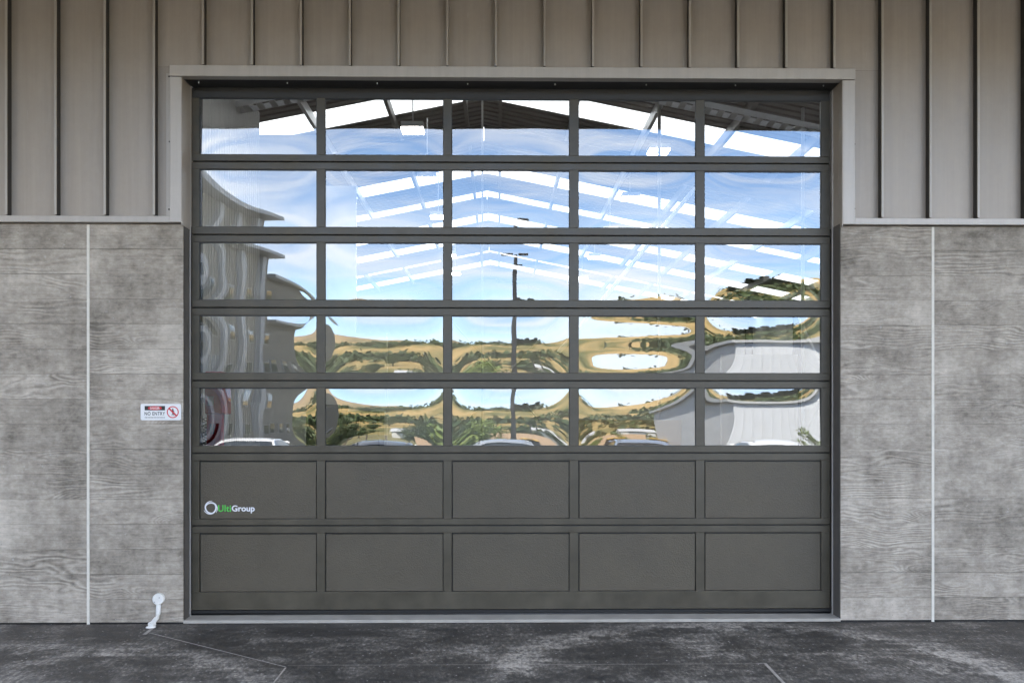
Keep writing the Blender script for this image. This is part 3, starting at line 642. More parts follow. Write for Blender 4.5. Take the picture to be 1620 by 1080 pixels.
# lettering helpers
def textmesh(s, size, offset=0.0, spacing=1.0):
    c=bpy.data.curves.new('lettering','FONT'); c.body=s; c.size=size; c.offset=offset; c.space_character=spacing; c.resolution_u=4
    o=bpy.data.objects.new('lettering',c); COL.objects.link(o); dg=bpy.context.evaluated_depsgraph_get(); dg.update()
    me=o.evaluated_get(dg).to_mesh(); v=[tuple(q.co) for q in me.vertices]; f=[tuple(p.vertices) for p in me.polygons]
    o.evaluated_get(dg).to_mesh_clear(); bpy.data.objects.remove(o); bpy.data.curves.remove(c); return v,f
def lettering(name, s, x0, x1, z0, z1, y, mat, parent, bold=0.0, spacing=1.0):
    v,f=textmesh(s,1.0,bold,spacing); a=np.array(v); mn=a.min(0); mx=a.max(0)
    V=[(x0+(p[0]-mn[0])/(mx[0]-mn[0])*(x1-x0), y, z0+(p[1]-mn[1])/(mx[1]-mn[1])*(z1-z0)) for p in v]
    return mesh(name,V,f,mat,parent)
def disc(cx,cz,rx,rz,y,n=32,a0=0):
    return [(cx+rx*math.cos(a0+2*math.pi*k/n),y,cz+rz*math.sin(a0+2*math.pi*k/n)) for k in range(n)],[tuple(range(n))]

# logo vinyl on the first solid panel
ly=YD+.0045; lp=lambda x,y:P(x,y,ly)
logo=MB()
cx,cz=lp(333.5,803).x,lp(333.5,803).z; rr=lp(344,803).x-cx
for k in range(3):
    a=math.radians(75+120*k); ox=oz=0.0; n=26; V=[];Fc=[]
    for t in range(n+1):
        s=t/n; an=a+math.radians(215)*s; w=.22*rr*math.sin(math.pi*min(1,s*1.02))**.7+.012*rr
        R1=1.10*rr-.34*rr*s
        for q in (R1,R1-w): V.append((cx+ox+q*math.cos(an),ly-.0006*k,cz+oz+q*math.sin(an)))
    for t in range(n): Fc.append((2*t,2*t+2,2*t+3,2*t+1))
    logo.add(V,Fc)
lg=logo.build('logo',M['vinyl'],door); lg['label']='white triple crescent emblem with green and white lettering'
z0,z1=lp(360,809).z,lp(360,799).z
lettering('logo_lettering','Ulti',lp(345,0).x,lp(365.5,0).x,z0,z1+.003,ly,M['green'],lg,.018,1.06)
v0=lp(360,811.5).z
lettering('logo_lettering','Group',lp(366.5,0).x,lp(403,0).x,v0,z1+.001,ly,M['vinyl'],lg,.028)

# ------------------------------------------------------------------ no entry sign
p0=P(222.5,664.5,-.006); p1=P(286.5,638.5,-.006)
def rrect(x0,x1,z0,z1,r,y,n=6):
    v=[]
    for cx_,cz_,a in ((x1-r,z1-r,0),(x0+r,z1-r,90),(x0+r,z0+r,180),(x1-r,z0+r,270)):
        for k in range(n+1):
            t=math.radians(a+90*k/n); v.append((cx_+r*math.cos(t),y,cz_+r*math.sin(t)))
    return v
f0=rrect(p0.x,p1.x,p0.z,p1.z,.014,-.008); b0=[(x,-.0042,z) for x,y,z in f0]; n=len(f0)
sign=mesh('warning_sign',f0+b0,[tuple(range(n)),tuple(range(2*n-1,n-1,-1))]+[(k,k+n,(k+1)%n+n,(k+1)%n) for k in range(n)],M['white']); tag(sign,'small white no entry sign with red crossed out walking figure','sign')
sp=lambda x,y,Y=-.0095:P(x,y,Y)
box('black_band',sp(228.8,0).x,sp(261,0).x,-.0088,-.0081,sp(0,648.7).z,sp(0,641.8).z,M['black'],sign)
c=sp(245,645.2); V,Fc=disc(c.x,c.z,.058,.0155,-.0093); mesh('red_oval',V,Fc,M['red'],sign)
lettering('oval_lettering','DANGER',sp(237.5,0).x,sp(252.5,0).x,sp(0,646.9).z,sp(0,643.6).z,-.0098,M['white'],sign,.02)
lettering('sign_lettering','NO ENTRY',sp(228.6,0).x,sp(261,0).x,sp(0,656.8).z,sp(0,651).z,-.0088,M['black'],sign,.012,1.1)
mb=MB(); x=sp(229,0).x
while x<sp(260,0).x:
    w=random.uniform(.004,.011); mb.box(x,x+w,-.0087,-.0081,sp(0,661).z,sp(0,659.3).z); x+=w+.004
mb.build('small_print',M['greytxt'],sign)
c=sp(273.3,651.6); V=[];Fc=[];n=40
for k in range(n):
    a=2*math.pi*k/n
    for q in (.049,.041): V.append((c.x+q*math.cos(a),-.0096,c.z+q*math.sin(a)))
for k in range(n): Fc.append((2*k,(2*k+2)%(2*n),(2*k+3)%(2*n),2*k+1))
d=.030; w=.0045
V+= [(c.x-d-w,-.0096,c.z+d-w),(c.x-d+w,-.0096,c.z+d+w),(c.x+d+w,-.0096,c.z-d+w),(c.x+d-w,-.0096,c.z-d-w)]; Fc.append((2*n,2*n+3,2*n+2,2*n+1))
mesh('prohibition_ring',V,Fc,M['red'],sign)
mb=MB(); V,Fc=disc(c.x,c.z+.024,.0055,.006,-.0090,14); mb.add(V,Fc)
def limb(a,b,w):
    a=Vector((c.x+a[0],-.0089,c.z+a[1])); b=Vector((c.x+b[0],-.0089,c.z+b[1])); dd=(b-a).normalized(); u=Vector((-dd.z,0,dd.x))*w/2; mb.add([a+u,a-u,b-u,b+u],[(0,1,2,3)])
limb((0,.018),(0.001,-.004),.012); limb((0,-.002),(-.007,-.028),.0055); limb((.001,-.002),(.009,-.028),.0055); limb((-.003,.016),(-.011,.001),.004); limb((.003,.016),(.013,.002),.004)
mb.build('walking_figure',M['black'],sign)

# ------------------------------------------------------------------ white pipe with round cap
pc=P(249,948,-.05); pipe=empty('overflow_pipe',(pc.x,-.06,0),'short white plastic pipe with round cap at the foot of the wall','pipe')
mb=MB(); rad=P(258.6,948,-.05).x-pc.x
mb.tube([(pc.x,.0,pc.z),(pc.x,-.02,pc.z),(pc.x,-.034,pc.z),(pc.x,-.041,pc.z)],[rad*.96,rad*.97,rad*.97,rad*.86],28); mb.build('round_cap',M['pvc'],pipe,smooth=False)
for dx,dz in ((.012,.014),(-.026,-.022)):
    mb=MB(); mb.tube([(pc.x+dx,-.040,pc.z+dz),(pc.x+dx,-.044,pc.z+dz)],.0045,8); mb.build('cap_screw',M['greytxt'],pipe)
a=P(249,957,-.05); b=P(247.5,972,-.06); e=P(244.5,985,-.09); f_=P(239,992.5,-.14)
mb=MB(); mb.tube([(a.x,-.021,a.z),(b.x,-.024,b.z),(b.x-.004,-.03,b.z-.03),(e.x,-.06,.055),(e.x-.012,-.085,.034),(f_.x,-.13,.026)],[.019,.019,.019,.019,.019,.020],14); mb.build('pipe_body',M['pvc'],pipe,smooth=True)
mb=MB(); mb.tube([(f_.x+.012,-.108,.030),(f_.x-.006,-.142,.022)],[.024,.027],14); mb.build('pipe_collar',M['pvc'],pipe,smooth=False)
mb=MB(); V=[];n=16
mb.tube([(f_.x-.004,-.135,.003),(f_.x-.004,-.135,.010)],[.040,.036],18); mb.build('pipe_flange',M['pvc'],pipe)

# ------------------------------------------------------------------ warehouse interior
box_=box('warehouse_floor',-12,12,YD+.21,37,-.03,.03,M['floor']); tag(box_,'pale grey concrete floor inside the warehouse',kind='structure')
RX=-.3; RZ=8.0; SL=.2; EX=11.3; BY=36.0
def rz(x): return RZ-SL*abs(x-RX)
roof=empty('warehouse_roof',(RX,18,rz(EX)),'pitched warehouse roof with bright translucent sheets seen through the panes','roof')
sky_y=[2.2,5.2]+[10.4+3.0*k for k in range(8)]; SW=1.05  # first two strips are unseen, added to brighten the front of the interior
segs=[];y=0.1
for s in sky_y: segs.append((y,s,0)); segs.append((s,s+SW,1)); y=s+SW
segs.append((y,BY,0))
def sheet(y0,y1,side,mat,name,lift):
    n=max(1,round((y1-y0)/.26)); V=[];Fc=[]; prof=[]
    for k in range(n):
        w=(y1-y0)/n; q=y0+k*w
        prof+=[(q,0),(q+w*.62,0),(q+w*.72,.05),(q+w*.92,.05)]
    prof.append((y1,0))
    for yy,h in prof:
        for xx in (RX, RX+side*(EX)): V.append((xx,yy,rz(xx)+.19+h+lift))
    for k in range(len(prof)-1): Fc.append((2*k,2*k+1,2*k+3,2*k+2))
    o=mesh(name,V,Fc,mat,roof); return o
for s0,s1,kind in segs:
    for side in (-1,1): sheet(s0,s1,side,M['skylight'] if kind else M['roofmetal'],'skylight_sheet' if kind else 'roof_sheet',0.0)
for side in (-1,1):
    for k in range(8):
        x=RX+side*(.35+1.45*k); z=rz(x)
        mb=MB(); mb.box(x-.035,x+.035,.3,BY-.1,z-.02,z+.17); mb.build('purlin',M['galv'] if k in (2,5) else M['roofmetal'],roof)
labs=['first steel portal frame inside, nearest the door','second steel portal frame behind the door','third steel portal frame from the door','fourth steel portal frame from the door','fifth steel portal frame, near the back wall']
for k,y in enumerate((6.0,12.6,19.2,25.8,32.4)):
    fr=empty('portal_frame',(0,y,.03),labs[k],'steel frame','steel portal frames in the warehouse')
    for side in (-1,1):
        xe=RX+side*(EX-.4); mb=MB()
        mb.box(xe-.15,xe+.15,y-.09,y-.075,.03,rz(xe)-.3); mb.box(xe-.15,xe+.15,y+.075,y+.09,.03,rz(xe)-.3); mb.box(xe-.008,xe+.008,y-.075,y+.075,.03,rz(xe)-.3)
        mb.build('column',M['steel'],fr)
        mb=MB(); xa,xb=RX+side*.01,xe
        for dz0,dz1,hw in ((-.38,-.36,.09),(-.36,-.05,.008),(-.05,-.03,.09)):
            V=[]
            for xx in (xa,xb):
                for yy,zq in ((y-hw,dz0),(y+hw,dz0),(y+hw,dz1),(y-hw,dz1)): V.append((xx,yy,rz(xx)+zq))
            mb.add(V,[(0,1,2,3),(7,6,5,4),(0,4,5,1),(1,5,6,2),(2,6,7,3),(3,7,4,0)])
        mb.build('rafter',M['steel'],fr)
def wall(name,x0,x1,y0,y1,z0,z1,label,mat=M['lining']):
    o=box(name,x0,x1,y0,y1,z0,z1,mat); tag(o,label,'interior wall'); return o
def lined(x,y0,y1,z1,label):
    w=box('lined_wall',x-.12,x,y0,y1,.03,z1,M['lining']); tag(w,label,'interior wall','white lined interior walls')
    yy=y0+.02
    mb=MB()
    while yy<y1-.1:
        mb.box(x,x+.005,yy,yy+.05,.03,z1-.005); yy+=.13
    r=mb.build('lining_ribs',M['lining'],w); r['kind']='stuff'
lined(-4.05,1.6,8.4,6.9,'white ribbed wall lining inside, close behind the left column of panes')
wall('storage_wall',-11.3,PX(563,14),14,14.15,.03,rz(PX(563,14))-.4,'tall white wall deep inside behind the second column of panes')
wall('back_wall',-12,12,BY,BY+.15,.03,8.6,'pale rear wall at the far end of the warehouse')
wall('side_wall',10.9,11.05,.3,BY,.03,6.2,'pale side wall right of the warehouse interior')
wall('side_wall',-11.6,-11.45,.3,BY,.03,6.2,'pale side wall left of the warehouse interior')
wall('gable_wall',-11.5,11.2,.12,.27,5.0,8.1,'inside of the front gable above the door',M['roofmetal'])
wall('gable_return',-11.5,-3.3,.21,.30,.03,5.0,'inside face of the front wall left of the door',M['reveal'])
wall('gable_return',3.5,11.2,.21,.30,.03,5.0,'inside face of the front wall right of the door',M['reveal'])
wall('storage_wall',-11.3,PX(504,9),9,9.15,.03,6.7,'tall white wall inside behind the first column of panes')
wall('office_front',PX(516,10),PX(612,10),10,10.12,.03,PZ(527,10),'pale office box behind the second column of panes')
wall('office_front',PX(1142,9),PX(1262,9),9,9.12,.03,PZ(560,9),'pale partition behind the fifth column of panes')
pv_=box('white_partition',PX(628,6),PX(906,6),6,6.1,.03,PZ(664,6),M['lining']); tag(pv_,'eye high pale partition seen through the lowest middle pane','partition')
pw=box('plywood_partition',PX(907,6),PX(1078,6),6,6.1,.03,PZ(664,6),M['ply']); tag(pw,'eye high plywood partition seen through the fourth pane of the lowest glass row','partition')
for px0,px1,Y,py0,lab in ((484,540,4.5,640,'black steel cabinet behind the lowest row of panes, nearest the lined wall'),(540,600,5.0,650,'black steel cabinet beside the nearest one, a little lower')):
    c_=box('storage_cabinet',PX(px0,Y),PX(px1,Y),Y,Y+.6,.03,PZ(py0,Y),M['dark'],None,.008); tag(c_,lab,'cabinet','cabinets inside')
    for k in (0,1):
        xa=PX(px0,Y)+(PX(px1,Y)-PX(px0,Y))*k/2+.01; xb=PX(px0,Y)+(PX(px1,Y)-PX(px0,Y))*(k+1)/2-.01
        dd=box('cabinet_door',xa,xb,Y-.02,Y-.001,.06,PZ(py0,Y)-.03,M['dark'],c_,.004); box('handle',xb-.05,xb-.035,Y-.04,Y-.021,.9,1.05,M['galv'],dd)
# red machine just inside the left jamb
mx0,mx1=PX(318,1.0),PX(350,1.0); mc=empty('red_machine',((mx0+mx1)/2,1.1,.03),'dark red machine column standing inside behind the lower left pane','machine')
box('post',mx0+.05,mx0+.12,1.0,1.1,.03,PZ(655,1),M['machine_red'],mc,.005); box('post',mx1-.07,mx1,1.0,1.1,.03,PZ(655,1),M['machine_red'],mc,.005)
hb=box('housing',mx0+.04,mx1+.01,.98,1.3,PZ(655,1)+.001,PZ(588,1),M['machine_red'],mc,.01); box('rating_plate',PX(330,1),PX(339,1),.972,.979,PZ(641,1),PZ(627,1),M['galv'],hb)
mb=MB(); sp_=[(mx0+.03+.022*math.cos(t*1.2),1.02+.022*math.sin(t*1.2),PZ(660,1)-t*.006) for t in range(60)]; mb.tube(sp_,.005,6); mb.build('spring',M['steel'],mc)
box('control_box',PX(330,1),PX(341,1),1.0,1.1,PZ(688,1),PZ(668,1),M['dark'],mc,.01)
# lamps
k=0
names=['nearest','second','third','fourth','fifth']
for row,(x,Ls) in enumerate(((-1.42,(16.1,19.4,23.0,28.4,32.0)),(2.9,(17.3,21.0,24.8,28.7,33)))):
    for q,L in enumerate(Ls):
        y=L-8; z=6.5; lm=empty('high_bay_lamp',(x,y,z),'%s lit white high bay lamp of the %s row under the roof'%(names[q],'left' if row==0 else 'right'),'lamp','high bay lamps under the warehouse roof')
        box('housing',x-.19,x+.19,y-.19,y+.19,z+.025,z+.12,M['galv'],lm,.01); box('diffuser',x-.18,x+.18,y-.18,y+.18,z,z+.022,M['lamp'],lm)
        mb=MB(); mb.tube([(x,y,z+.12),(x,y,rz(x)-.02)],.012,6); mb.build('hanger',M['galv'],lm)
# conduits, cable tray and bracing
for px,Y,py0,py1,lab in ((763,4.0,140,705,'thin white vertical conduit seen behind the middle column of panes'),(1043,9.0,170,480,'thin white vertical conduit behind the fourth column of panes'),(1270,8.0,150,480,'thin white vertical conduit behind the fifth column of panes')):
    x=PX(px,Y); z0,z1=max(.03,P(px,py1,Y).z),min(P(px,py0,Y).z,rz(x)-.05); mb=MB(); mb.tube([(x,Y,0.03),(x,Y,max(z1,rz(x)-.03))],.012 if px==763 else .03,8); o=mb.build('conduit',M['lining']); tag(o,lab,'conduit','white conduits')
for s,lab in ((-1,'perforated cable tray hung under the left roof slope'),(1,'perforated cable tray hung under the right roof slope')):
    y=6.9; t=empty('cable_tray',(s*4,y,6.5),lab,'cable tray','cable trays under the roof')
    mb=MB(); V=[]
    xa,xb=RX+s*.6,RX+s*9.8
    for nm,y0,y1,d0,d1,mt in (('side_rail',y-.01,y,-.75,-.66,'galv'),('side_rail',y+.3,y+.31,-.75,-.66,'galv')):
        V=[(xx,yy,rz(xx)+dz) for xx in (xa,xb) for yy,dz in ((y0,d0),(y1,d0),(y1,d1),(y0,d1))]
        mesh(nm,V,[(0,1,2,3),(7,6,5,4),(0,4,5,1),(1,5,6,2),(2,6,7,3),(3,7,4,0)],M[mt],t)
    x=.6
    for k in range(46):
        xx=RX+s*(.6+.2*k); z=rz(xx)-.75; box('rung',xx-.05,xx+.05,y+.001,y+.299,z,z+.02,M['galv'],t)
for q,(x0,y0,z0,x1,y1,z1,lab) in enumerate(((10.5,19,.4,10.5,25.6,5.4,'steel brace rising towards the rear on the right side wall'),(10.5,25.6,.4,10.5,19,5.4,'steel brace crossing the rising one on the right side wall'),(-2.5,BY-.1,.4,3.0,BY-.1,6.6,'diagonal steel brace on the rear wall rising to the right'),(3.0,BY-.15,.4,-2.5,BY-.15,6.6,'diagonal steel brace on the rear wall rising to the left'),(1.2,11.0,3.0,4.2,12.4,6.6,'slanting steel strut behind the fourth column of panes'))):
    mb=MB(); mb.tube([(x0,y0,z0),(x1,y1,z1)],.045,6); o=mb.build('steel_brace',M['lining']); tag(o,lab,'brace','steel braces inside')

# ------------------------------------------------------------------ across the yard (mirrored in the panes)
def building(name,x0,x1,y0,y1,z0,h,over,mat,label,cat='building'):
    r=empty(name,((x0+x1)/2,(y0+y1)/2,z0),label,cat)
    box('wall',x0,x1,y0,y1,z0,h,mat,r); return r
nb_=building('neighbouring_building',-24,-10.2,-34,-13,-.6,9.2,.5,M['wall_beige'],'tall beige building mirrored in the left column of panes')
mb=MB(); mb.box(-24.4,-9.3,-34.4,-12.6,9.2+.001,9.55); mb.build('roof',M['roof_pale'],nb_)
box('parapet',-23.5,-10.8,-33.5,-14,9.56,10.3,M['wall_beige'],nb_)
for y in (-15,-18.5,-22,-25.5,-29,-32.3):
    box('pilaster',-10.2,-9.95,y-.35,y+.35,-.55,9.1,M['roof_pale'],nb_)
    for z in (1.0,4.6):
        w=box('window',-10.2,-10.12,y-2.3,y-1.2,z,z+1.5,M['roof_pale'],nb_); box('pane',-10.119,-10.10,y-2.2,y-1.3,z+.1,z+1.4,M['car_glass'],w)
dd=box('roller_door',-10.2,-10.1,-24.9,-22.6,-.5,3.2,M['blue_panel'],nb_)
n2=building('neighbouring_annex',-24,-10.6,-46,-34.6,-.6,7.6,.5,M['wall_beige'],'lower beige annex beyond the tall building, mirrored at far left')
box('roof',-24.4,-9.9,-46.4,-34.55,7.601,7.9,M['roof_pale'],n2)
for y in (-36.5,-39.5,-42.5):
    w=box('window',-10.6,-10.5,y-1.4,y,1.2,2.9,M['roof_pale'],n2); box('pane',-10.499,-10.48,y-1.3,y-.1,1.3,2.8,M['car_glass'],w)
sx=8.0
sh=building('pale_shed',sx,28,-38,-25.5,-.6,4.2,.3,M['wall_grey'],'long pale grey shed mirrored in the right column of panes')
box('roof',sx-.3,28.3,-38.3,-25.2,4.201,4.45,M['roof_pale'],sh)
x=sx+.1; mb=MB()
while x<27.9: mb.box(x,x+.05,-25.5,-25.46,-.55,4.19); x+=.4
rb=mb.build('cladding_ribs',M['wall_grey'],sh); rb['kind']='stuff'
dd=box('door',sx+3.6,sx+4.6,-25.5,-25.43,-.5,1.7,M['blue_panel'],sh); box('door_handle',sx+4.45,sx+4.5,-25.43,-25.38,.5,.65,M['alu'],dd)

for px,s_,w_,h_,lab in ((655,115,4.5,2.2,'small white farm shed mirrored beyond the paddock in the second pane column'),(880,130,4.5,2.0,'small pale farm shed mirrored beyond the paddock in the middle pane column'),(1010,110,5.0,2.2,'low white farm shed mirrored on the paddock in the fourth pane column')):
    q=R(px,600,s_); z0=gz(q.x,q.y)-.2; fs=empty('farm_shed',(q.x,q.y,z0),lab,'shed','farm sheds beyond the paddock')
    box('wall',q.x-w_/2,q.x+w_/2,q.y-2.5,q.y+2.5,z0,z0+h_,M['lining'],fs)
    V=[(q.x+a*(w_/2+.3),q.y+b*2.9,z0+h_+.01) for a,b in ((-1,-1),(1,-1),(1,1),(-1,1))]+[(q.x-w_/2-.3,q.y,z0+h_+1.1),(q.x+w_/2+.3,q.y,z0+h_+1.1)]
    mesh('roof',V,[(3,2,1,0),(0,1,5,4),(2,3,4,5),(0,4,3),(1,2,5)],M['roof_pale'],fs)
    box('door',q.x-1.2,q.x+1.0,q.y+2.501,q.y+2.55,z0+.2,z0+2.2,M['blue_panel'],fs)
pf=empty('paddock_fence',(0,-58,gz(0,-58)),'long wire fence with thin posts along the paddock, mirrored low in the panes','fence')
for k in range(46):
    x=-22+1.6*k; z0=gz(x,-58); box('fence_post',x-.06,x+.06,-58.06,-57.94,z0-.2,z0+1.25,M['bark'],pf)
for h in (.45,.8,1.15): mb=MB(); mb.tube([(x,-57.93,gz(x,-58)+h) for x in range(-22,51,4)],.02,5); mb.build('fence_wire',M['galv'],pf)

# light pole
p=R(816,540,30); pl=empty('light_pole',(p.x,p.y,gz(p.x,p.y)),'dark light pole with flat double head mirrored in the middle panes','street lamp')
z0=gz(p.x,p.y); mb=MB(); mb.tube([(p.x,p.y,z0-.1),(p.x,p.y,8.6)],[.13,.075],10); mb.build('pole_shaft',M['pole'],pl)
for s in (-1,1):
    h=box('lamp_head',p.x+s*.12,p.x+s*.6,p.y-.18,p.y+.18,8.55,8.7,M['pole'],pl,.03)
    box('lamp_lens',p.x+s*.2,p.x+s*.55,p.y-.12,p.y+.12,8.53,8.549,M['lens'],h)
box('cross_arm',p.x-.3,p.x+.3,p.y-.05,p.y+.05,7.7,7.8,M['pole'],pl)
for px,s,h,lab in ((852,60,3.6,'short dark sign post mirrored right of the light pole'),(868,75,4.2,'thin dark post mirrored beside the sign post')):
    q=R(px,560,s); z0=gz(q.x,q.y); mb=MB(); mb.tube([(q.x,q.y,z0-.1),(q.x,q.y,z0+h)],.09,8); mb.box(q.x-.7,q.x+.1,q.y-.06,q.y+.06,z0+h-.25,z0+h-.1); o=mb.build('yard_post',M['pole']); tag(o,lab,'post','posts beyond the yard')

# cars
def car_mesh():
    # side outline stations: y, half width low, half width belt, z sill, z belt
    st=[(0.00,.62,.60,.32,.52),(0.10,.78,.74,.22,.70),(0.35,.86,.80,.18,.80),(0.9,.89,.83,.18,.92),(1.35,.90,.85,.18,.99),(2.2,.90,.86,.18,1.00),(3.2,.90,.86,.18,1.01),(3.9,.89,.85,.18,1.02),(4.25,.85,.82,.25,1.00),(4.42,.74,.74,.35,.85)]
    V=[];Fc=[];n=10
    for y,wl,wb,zs,zb in st:
        pts=[(-wl*.9,zs),(-wl,zs+.12),(-wl*1.01,(zs+zb)*.5+.02),(-wb,zb-.05),(-wb*.88,zb),(wb*.88,zb),(wb,zb-.05),(wl*1.01,(zs+zb)*.5+.02),(wl,zs+.12),(wl*.9,zs)]
        V+=[(a,-y,b) for a,b in pts]
    for i in range(len(st)-1):
        for k in range(n): Fc.append((i*n+k,(i+1)*n+k,(i+1)*n+(k+1)%n,i*n+(k+1)%n))
    Fc+=[tuple(range(n)),tuple(range(len(st)*n-1,(len(st)-1)*n-1,-1))]
    body=(V,Fc)
    gst=[(1.15,.78,.98),(1.75,.66,1.36),(2.05,.63,1.45),(2.9,.62,1.48),(3.6,.61,1.43),(4.28,.70,1.02)]
    base=[.80,.81,.82,.82,.80,.72]
    V=[];Fc=[]
    for (y,wt,zt),wb in zip(gst,base):
        V+=[(-wb,-y,.985),(-wt,-y,zt-.03),(-wt*.9,-y,zt),(wt*.9,-y,zt),(wt,-y,zt-.03),(wb,-y,.985)]
    for i in range(len(gst)-1):
        for k in range(5): Fc.append((i*6+k,(i+1)*6+k,(i+1)*6+k+1,i*6+k+1))
    cabin=(V,Fc)
    V=[];Fc=[]
    rs=[(1.70,.66,1.345),(2.05,.635,1.458),(2.9,.625,1.488),(3.6,.615,1.438),(3.78,.62,1.355)]
    for y,w,z in rs: V+=[(-w,-y,z-.03),(-w*.9,-y,z+.004),(0,-y,z+.022),(w*.9,-y,z+.004),(w,-y,z-.03)]
    for i in range(len(rs)-1):
        for k in range(4): Fc.append((i*5+k,(i+1)*5+k,(i+1)*5+k+1,i*5+k+1))
    return body,cabin,(V,Fc)
def make_car(x,y,col,label,rz_=0.0,sc=1.0):
    z=gz(x,y-2)
    pm=plain('car_paint',col,0.25,coat=0.8)
    r=empty('parked_car',(x,y,z),label,'car','cars parked facing the door')
    body,cabin,rf=car_mesh()
    T=lambda v:[(x+a,y+b,z+c*sc) for a,b,c in v]
    b=mesh('body',T(body[0]),body[1],pm,r,smooth=True); b.modifiers.new('subsurf','SUBSURF').levels=1; b.modifiers['subsurf'].render_levels=2
    mesh('windows',T(cabin[0]),cabin[1],M['car_glass'],r)
    q=mesh('roof',T(rf[0]),rf[1],pm,r,smooth=True)
    for s in (-1,1):
        mb=MB(); mb.tube(T([(s*.795,-1.12,.99),(s*.665,-1.72,1.355),(s*.63,-2.05,1.45)]),.035,6); mb.build('pillar',pm,r)
        mb=MB(); mb.tube(T([(s*.63,-3.6,1.42),(s*.72,-4.25,1.03)]),.05,6); mb.build('pillar',pm,r)
        mb=MB(); mb.tube(T([(s*.82,-1.5,1.02),(s*.95,-1.5,1.06),(s*1.0,-1.5,1.08)]),[.04,.09,.07],8); mb.build('mirror',pm,r)
        h=MB(); h.box(x+s*.42,x+s*.74,y-.14,y-.01,z+.56*sc,z+.70*sc); bevel(h.build('headlight',M['lens'],r),.03,2)
        mb=MB(); mb.tube(T([(s*.56,-1.9,1.485),(s*.54,-3.4,1.485)]),.018,6); mb.build('roof_rail',M['alu'],r)
        for yy in (-.85,-3.5):
            mb=MB(); mb.tube([(x+s*.70,y+yy,z+.32),(x+s*.90,y+yy,z+.32)],.32,20); w=mb.build('wheel',M['tyre'],r)
            mb=MB(); mb.tube([(x+s*.89,y+yy,z+.32),(x+s*.915,y+yy,z+.32)],.20,14); mb.build('rim',M['rim'],w)
    box('grille',x-.4,x+.4,y-.05,y+.012,z+.42,z+.55,M['dark'],r)
    box('number_plate',x-.18,x+.18,y-.02,y+.03,z+.33,z+.41,M['white'],r)
for x,y,c,l,s in ((-5.3,-9.9,(.78,.78,.78),'white parked car mirrored in the lower left pane',1.0),(-2.5,-10.2,(.03,.032,.035),'black parked car mirrored in the second pane of the lowest glass row',1.0),(.1,-10.0,(.34,.36,.38),'silver parked car mirrored in the middle pane of the lowest glass row',.97),(3.15,-9.8,(.20,.24,.30),'grey parked car mirrored in the fourth pane of the lowest glass row',1.0),(5.9,-9.7,(.82,.82,.80),'white parked car mirrored in the lower right pane',1.03)):
    make_car(x,y,c,l,0,s)

# wheelie bins
for px,s,lab in ((962,36,'yellow lidded bin mirrored nearest the left of the fourth pane'),(981,35,'yellow lidded bin mirrored beside a thin shrub'),(1041,36,'yellow lidded bin mirrored third along the fence'),(1064,35.5,'yellow lidded bin mirrored at the end of the row'),(840,30,'yellow lidded bin mirrored in the middle pane, first of a pair'),(849,30,'yellow lidded bin mirrored in the middle pane, second of a pair')):
    q=R(px,670,s); z=gz(q.x,q.y); r=empty('wheelie_bin',(q.x,q.y,z),lab,'bin','yellow lidded bins across the yard')
    w=.27;h=1.0
    V=[(q.x+a*w*k,q.y+b*w*k,z+c) for c,k in ((.06,.78),(h,1.0)) for a,b in ((-1,-1),(1,-1),(1,1),(-1,1))]
    mesh('bin_body',V,[(3,2,1,0),(4,5,6,7),(0,1,5,4),(1,2,6,5),(2,3,7,6),(3,0,4,7)],M['bin'],r)
    box('lid',q.x-w*1.08,q.x+w*1.08,q.y-w*1.05,q.y+w*1.12,z+h+.002,z+h+.09,M['yellow'],r,.03,2)
    for sgn in (-1,1):
        mb=MB(); mb.tube([(q.x+sgn*.27,q.y-.34,z+.12),(q.x+sgn*.33,q.y-.34,z+.12)],.12,12); mb.build('wheel',M['tyre'],r)

# timber fence across the yard
fe=empty('timber_fence',(10,-39,-.4),'long low timber fence across the yard mirrored in the lowest row of panes','fence')
fx=-6.0; 
for k in range(60):
    x=-4+.2*k
    if x>7.6: break
    box('fence_paling',x,x+.185,-40.02,-40.0,gz(x,-40)-.05,gz(x,-40)+1.5+random.uniform(-.02,.02),M['ply'],fe)
for z in (.3,1.2): box('fence_rail',-4,7.6,-40.08,-40.021,gz(0,-40)+z,gz(0,-40)+z+.08,M['ply'],fe)

# trees
def crown_mesh(seed,rx,rz_,n,size,lobes,needle=False):
    r=np.random.default_rng(seed); V=[];Fc=[]
    if needle:
        for k in range(n):
            t=r.random()**.75; z=rz_*2*t; rad=rx*(1-t)*(.55+.45*((t*9)%1))+.08; a=r.random()*6.283; q=rad*math.sqrt(r.random())
            c=Vector((q*math.cos(a),q*math.sin(a),z)); d=Vector((math.cos(a),math.sin(a),-.35)); u=Vector((-math.sin(a),math.cos(a),r.normal()*.3))
            s=size*r.uniform(.6,1.3); n0=len(V); V+=[c-u*s*.5,c+u*s*.5,c+d*s+u*s*.2,c+d*s-u*s*.2]; Fc.append((n0,n0+1,n0+2,n0+3))
    else:
        L=[(Vector((r.normal()*rx*.45,r.normal()*rx*.45,rz_+r.normal()*rz_*.42)),r.uniform(.38,.62)*rx) for _ in range(lobes)]
        for k in range(n):
            c0,rad=L[int(r.integers(lobes))]; d=Vector(tuple(r.normal(size=3))).normalized(); c=c0+d*rad*(r.random()**.35)
            c.z=max(.1,c.z)
            u=Vector(tuple(r.normal(size=3))).normalized(); w=u.cross(d+Vector((.01,.02,.03))).normalized(); s=size*r.uniform(.5,1.2); n0=len(V)
            V+=[c-u*s*.6,c+w*s*.32,c+u*s*.6,c-w*s*.32]; Fc.append((n0,n0+1,n0+2,n0+3))
    return V,Fc
proto={}
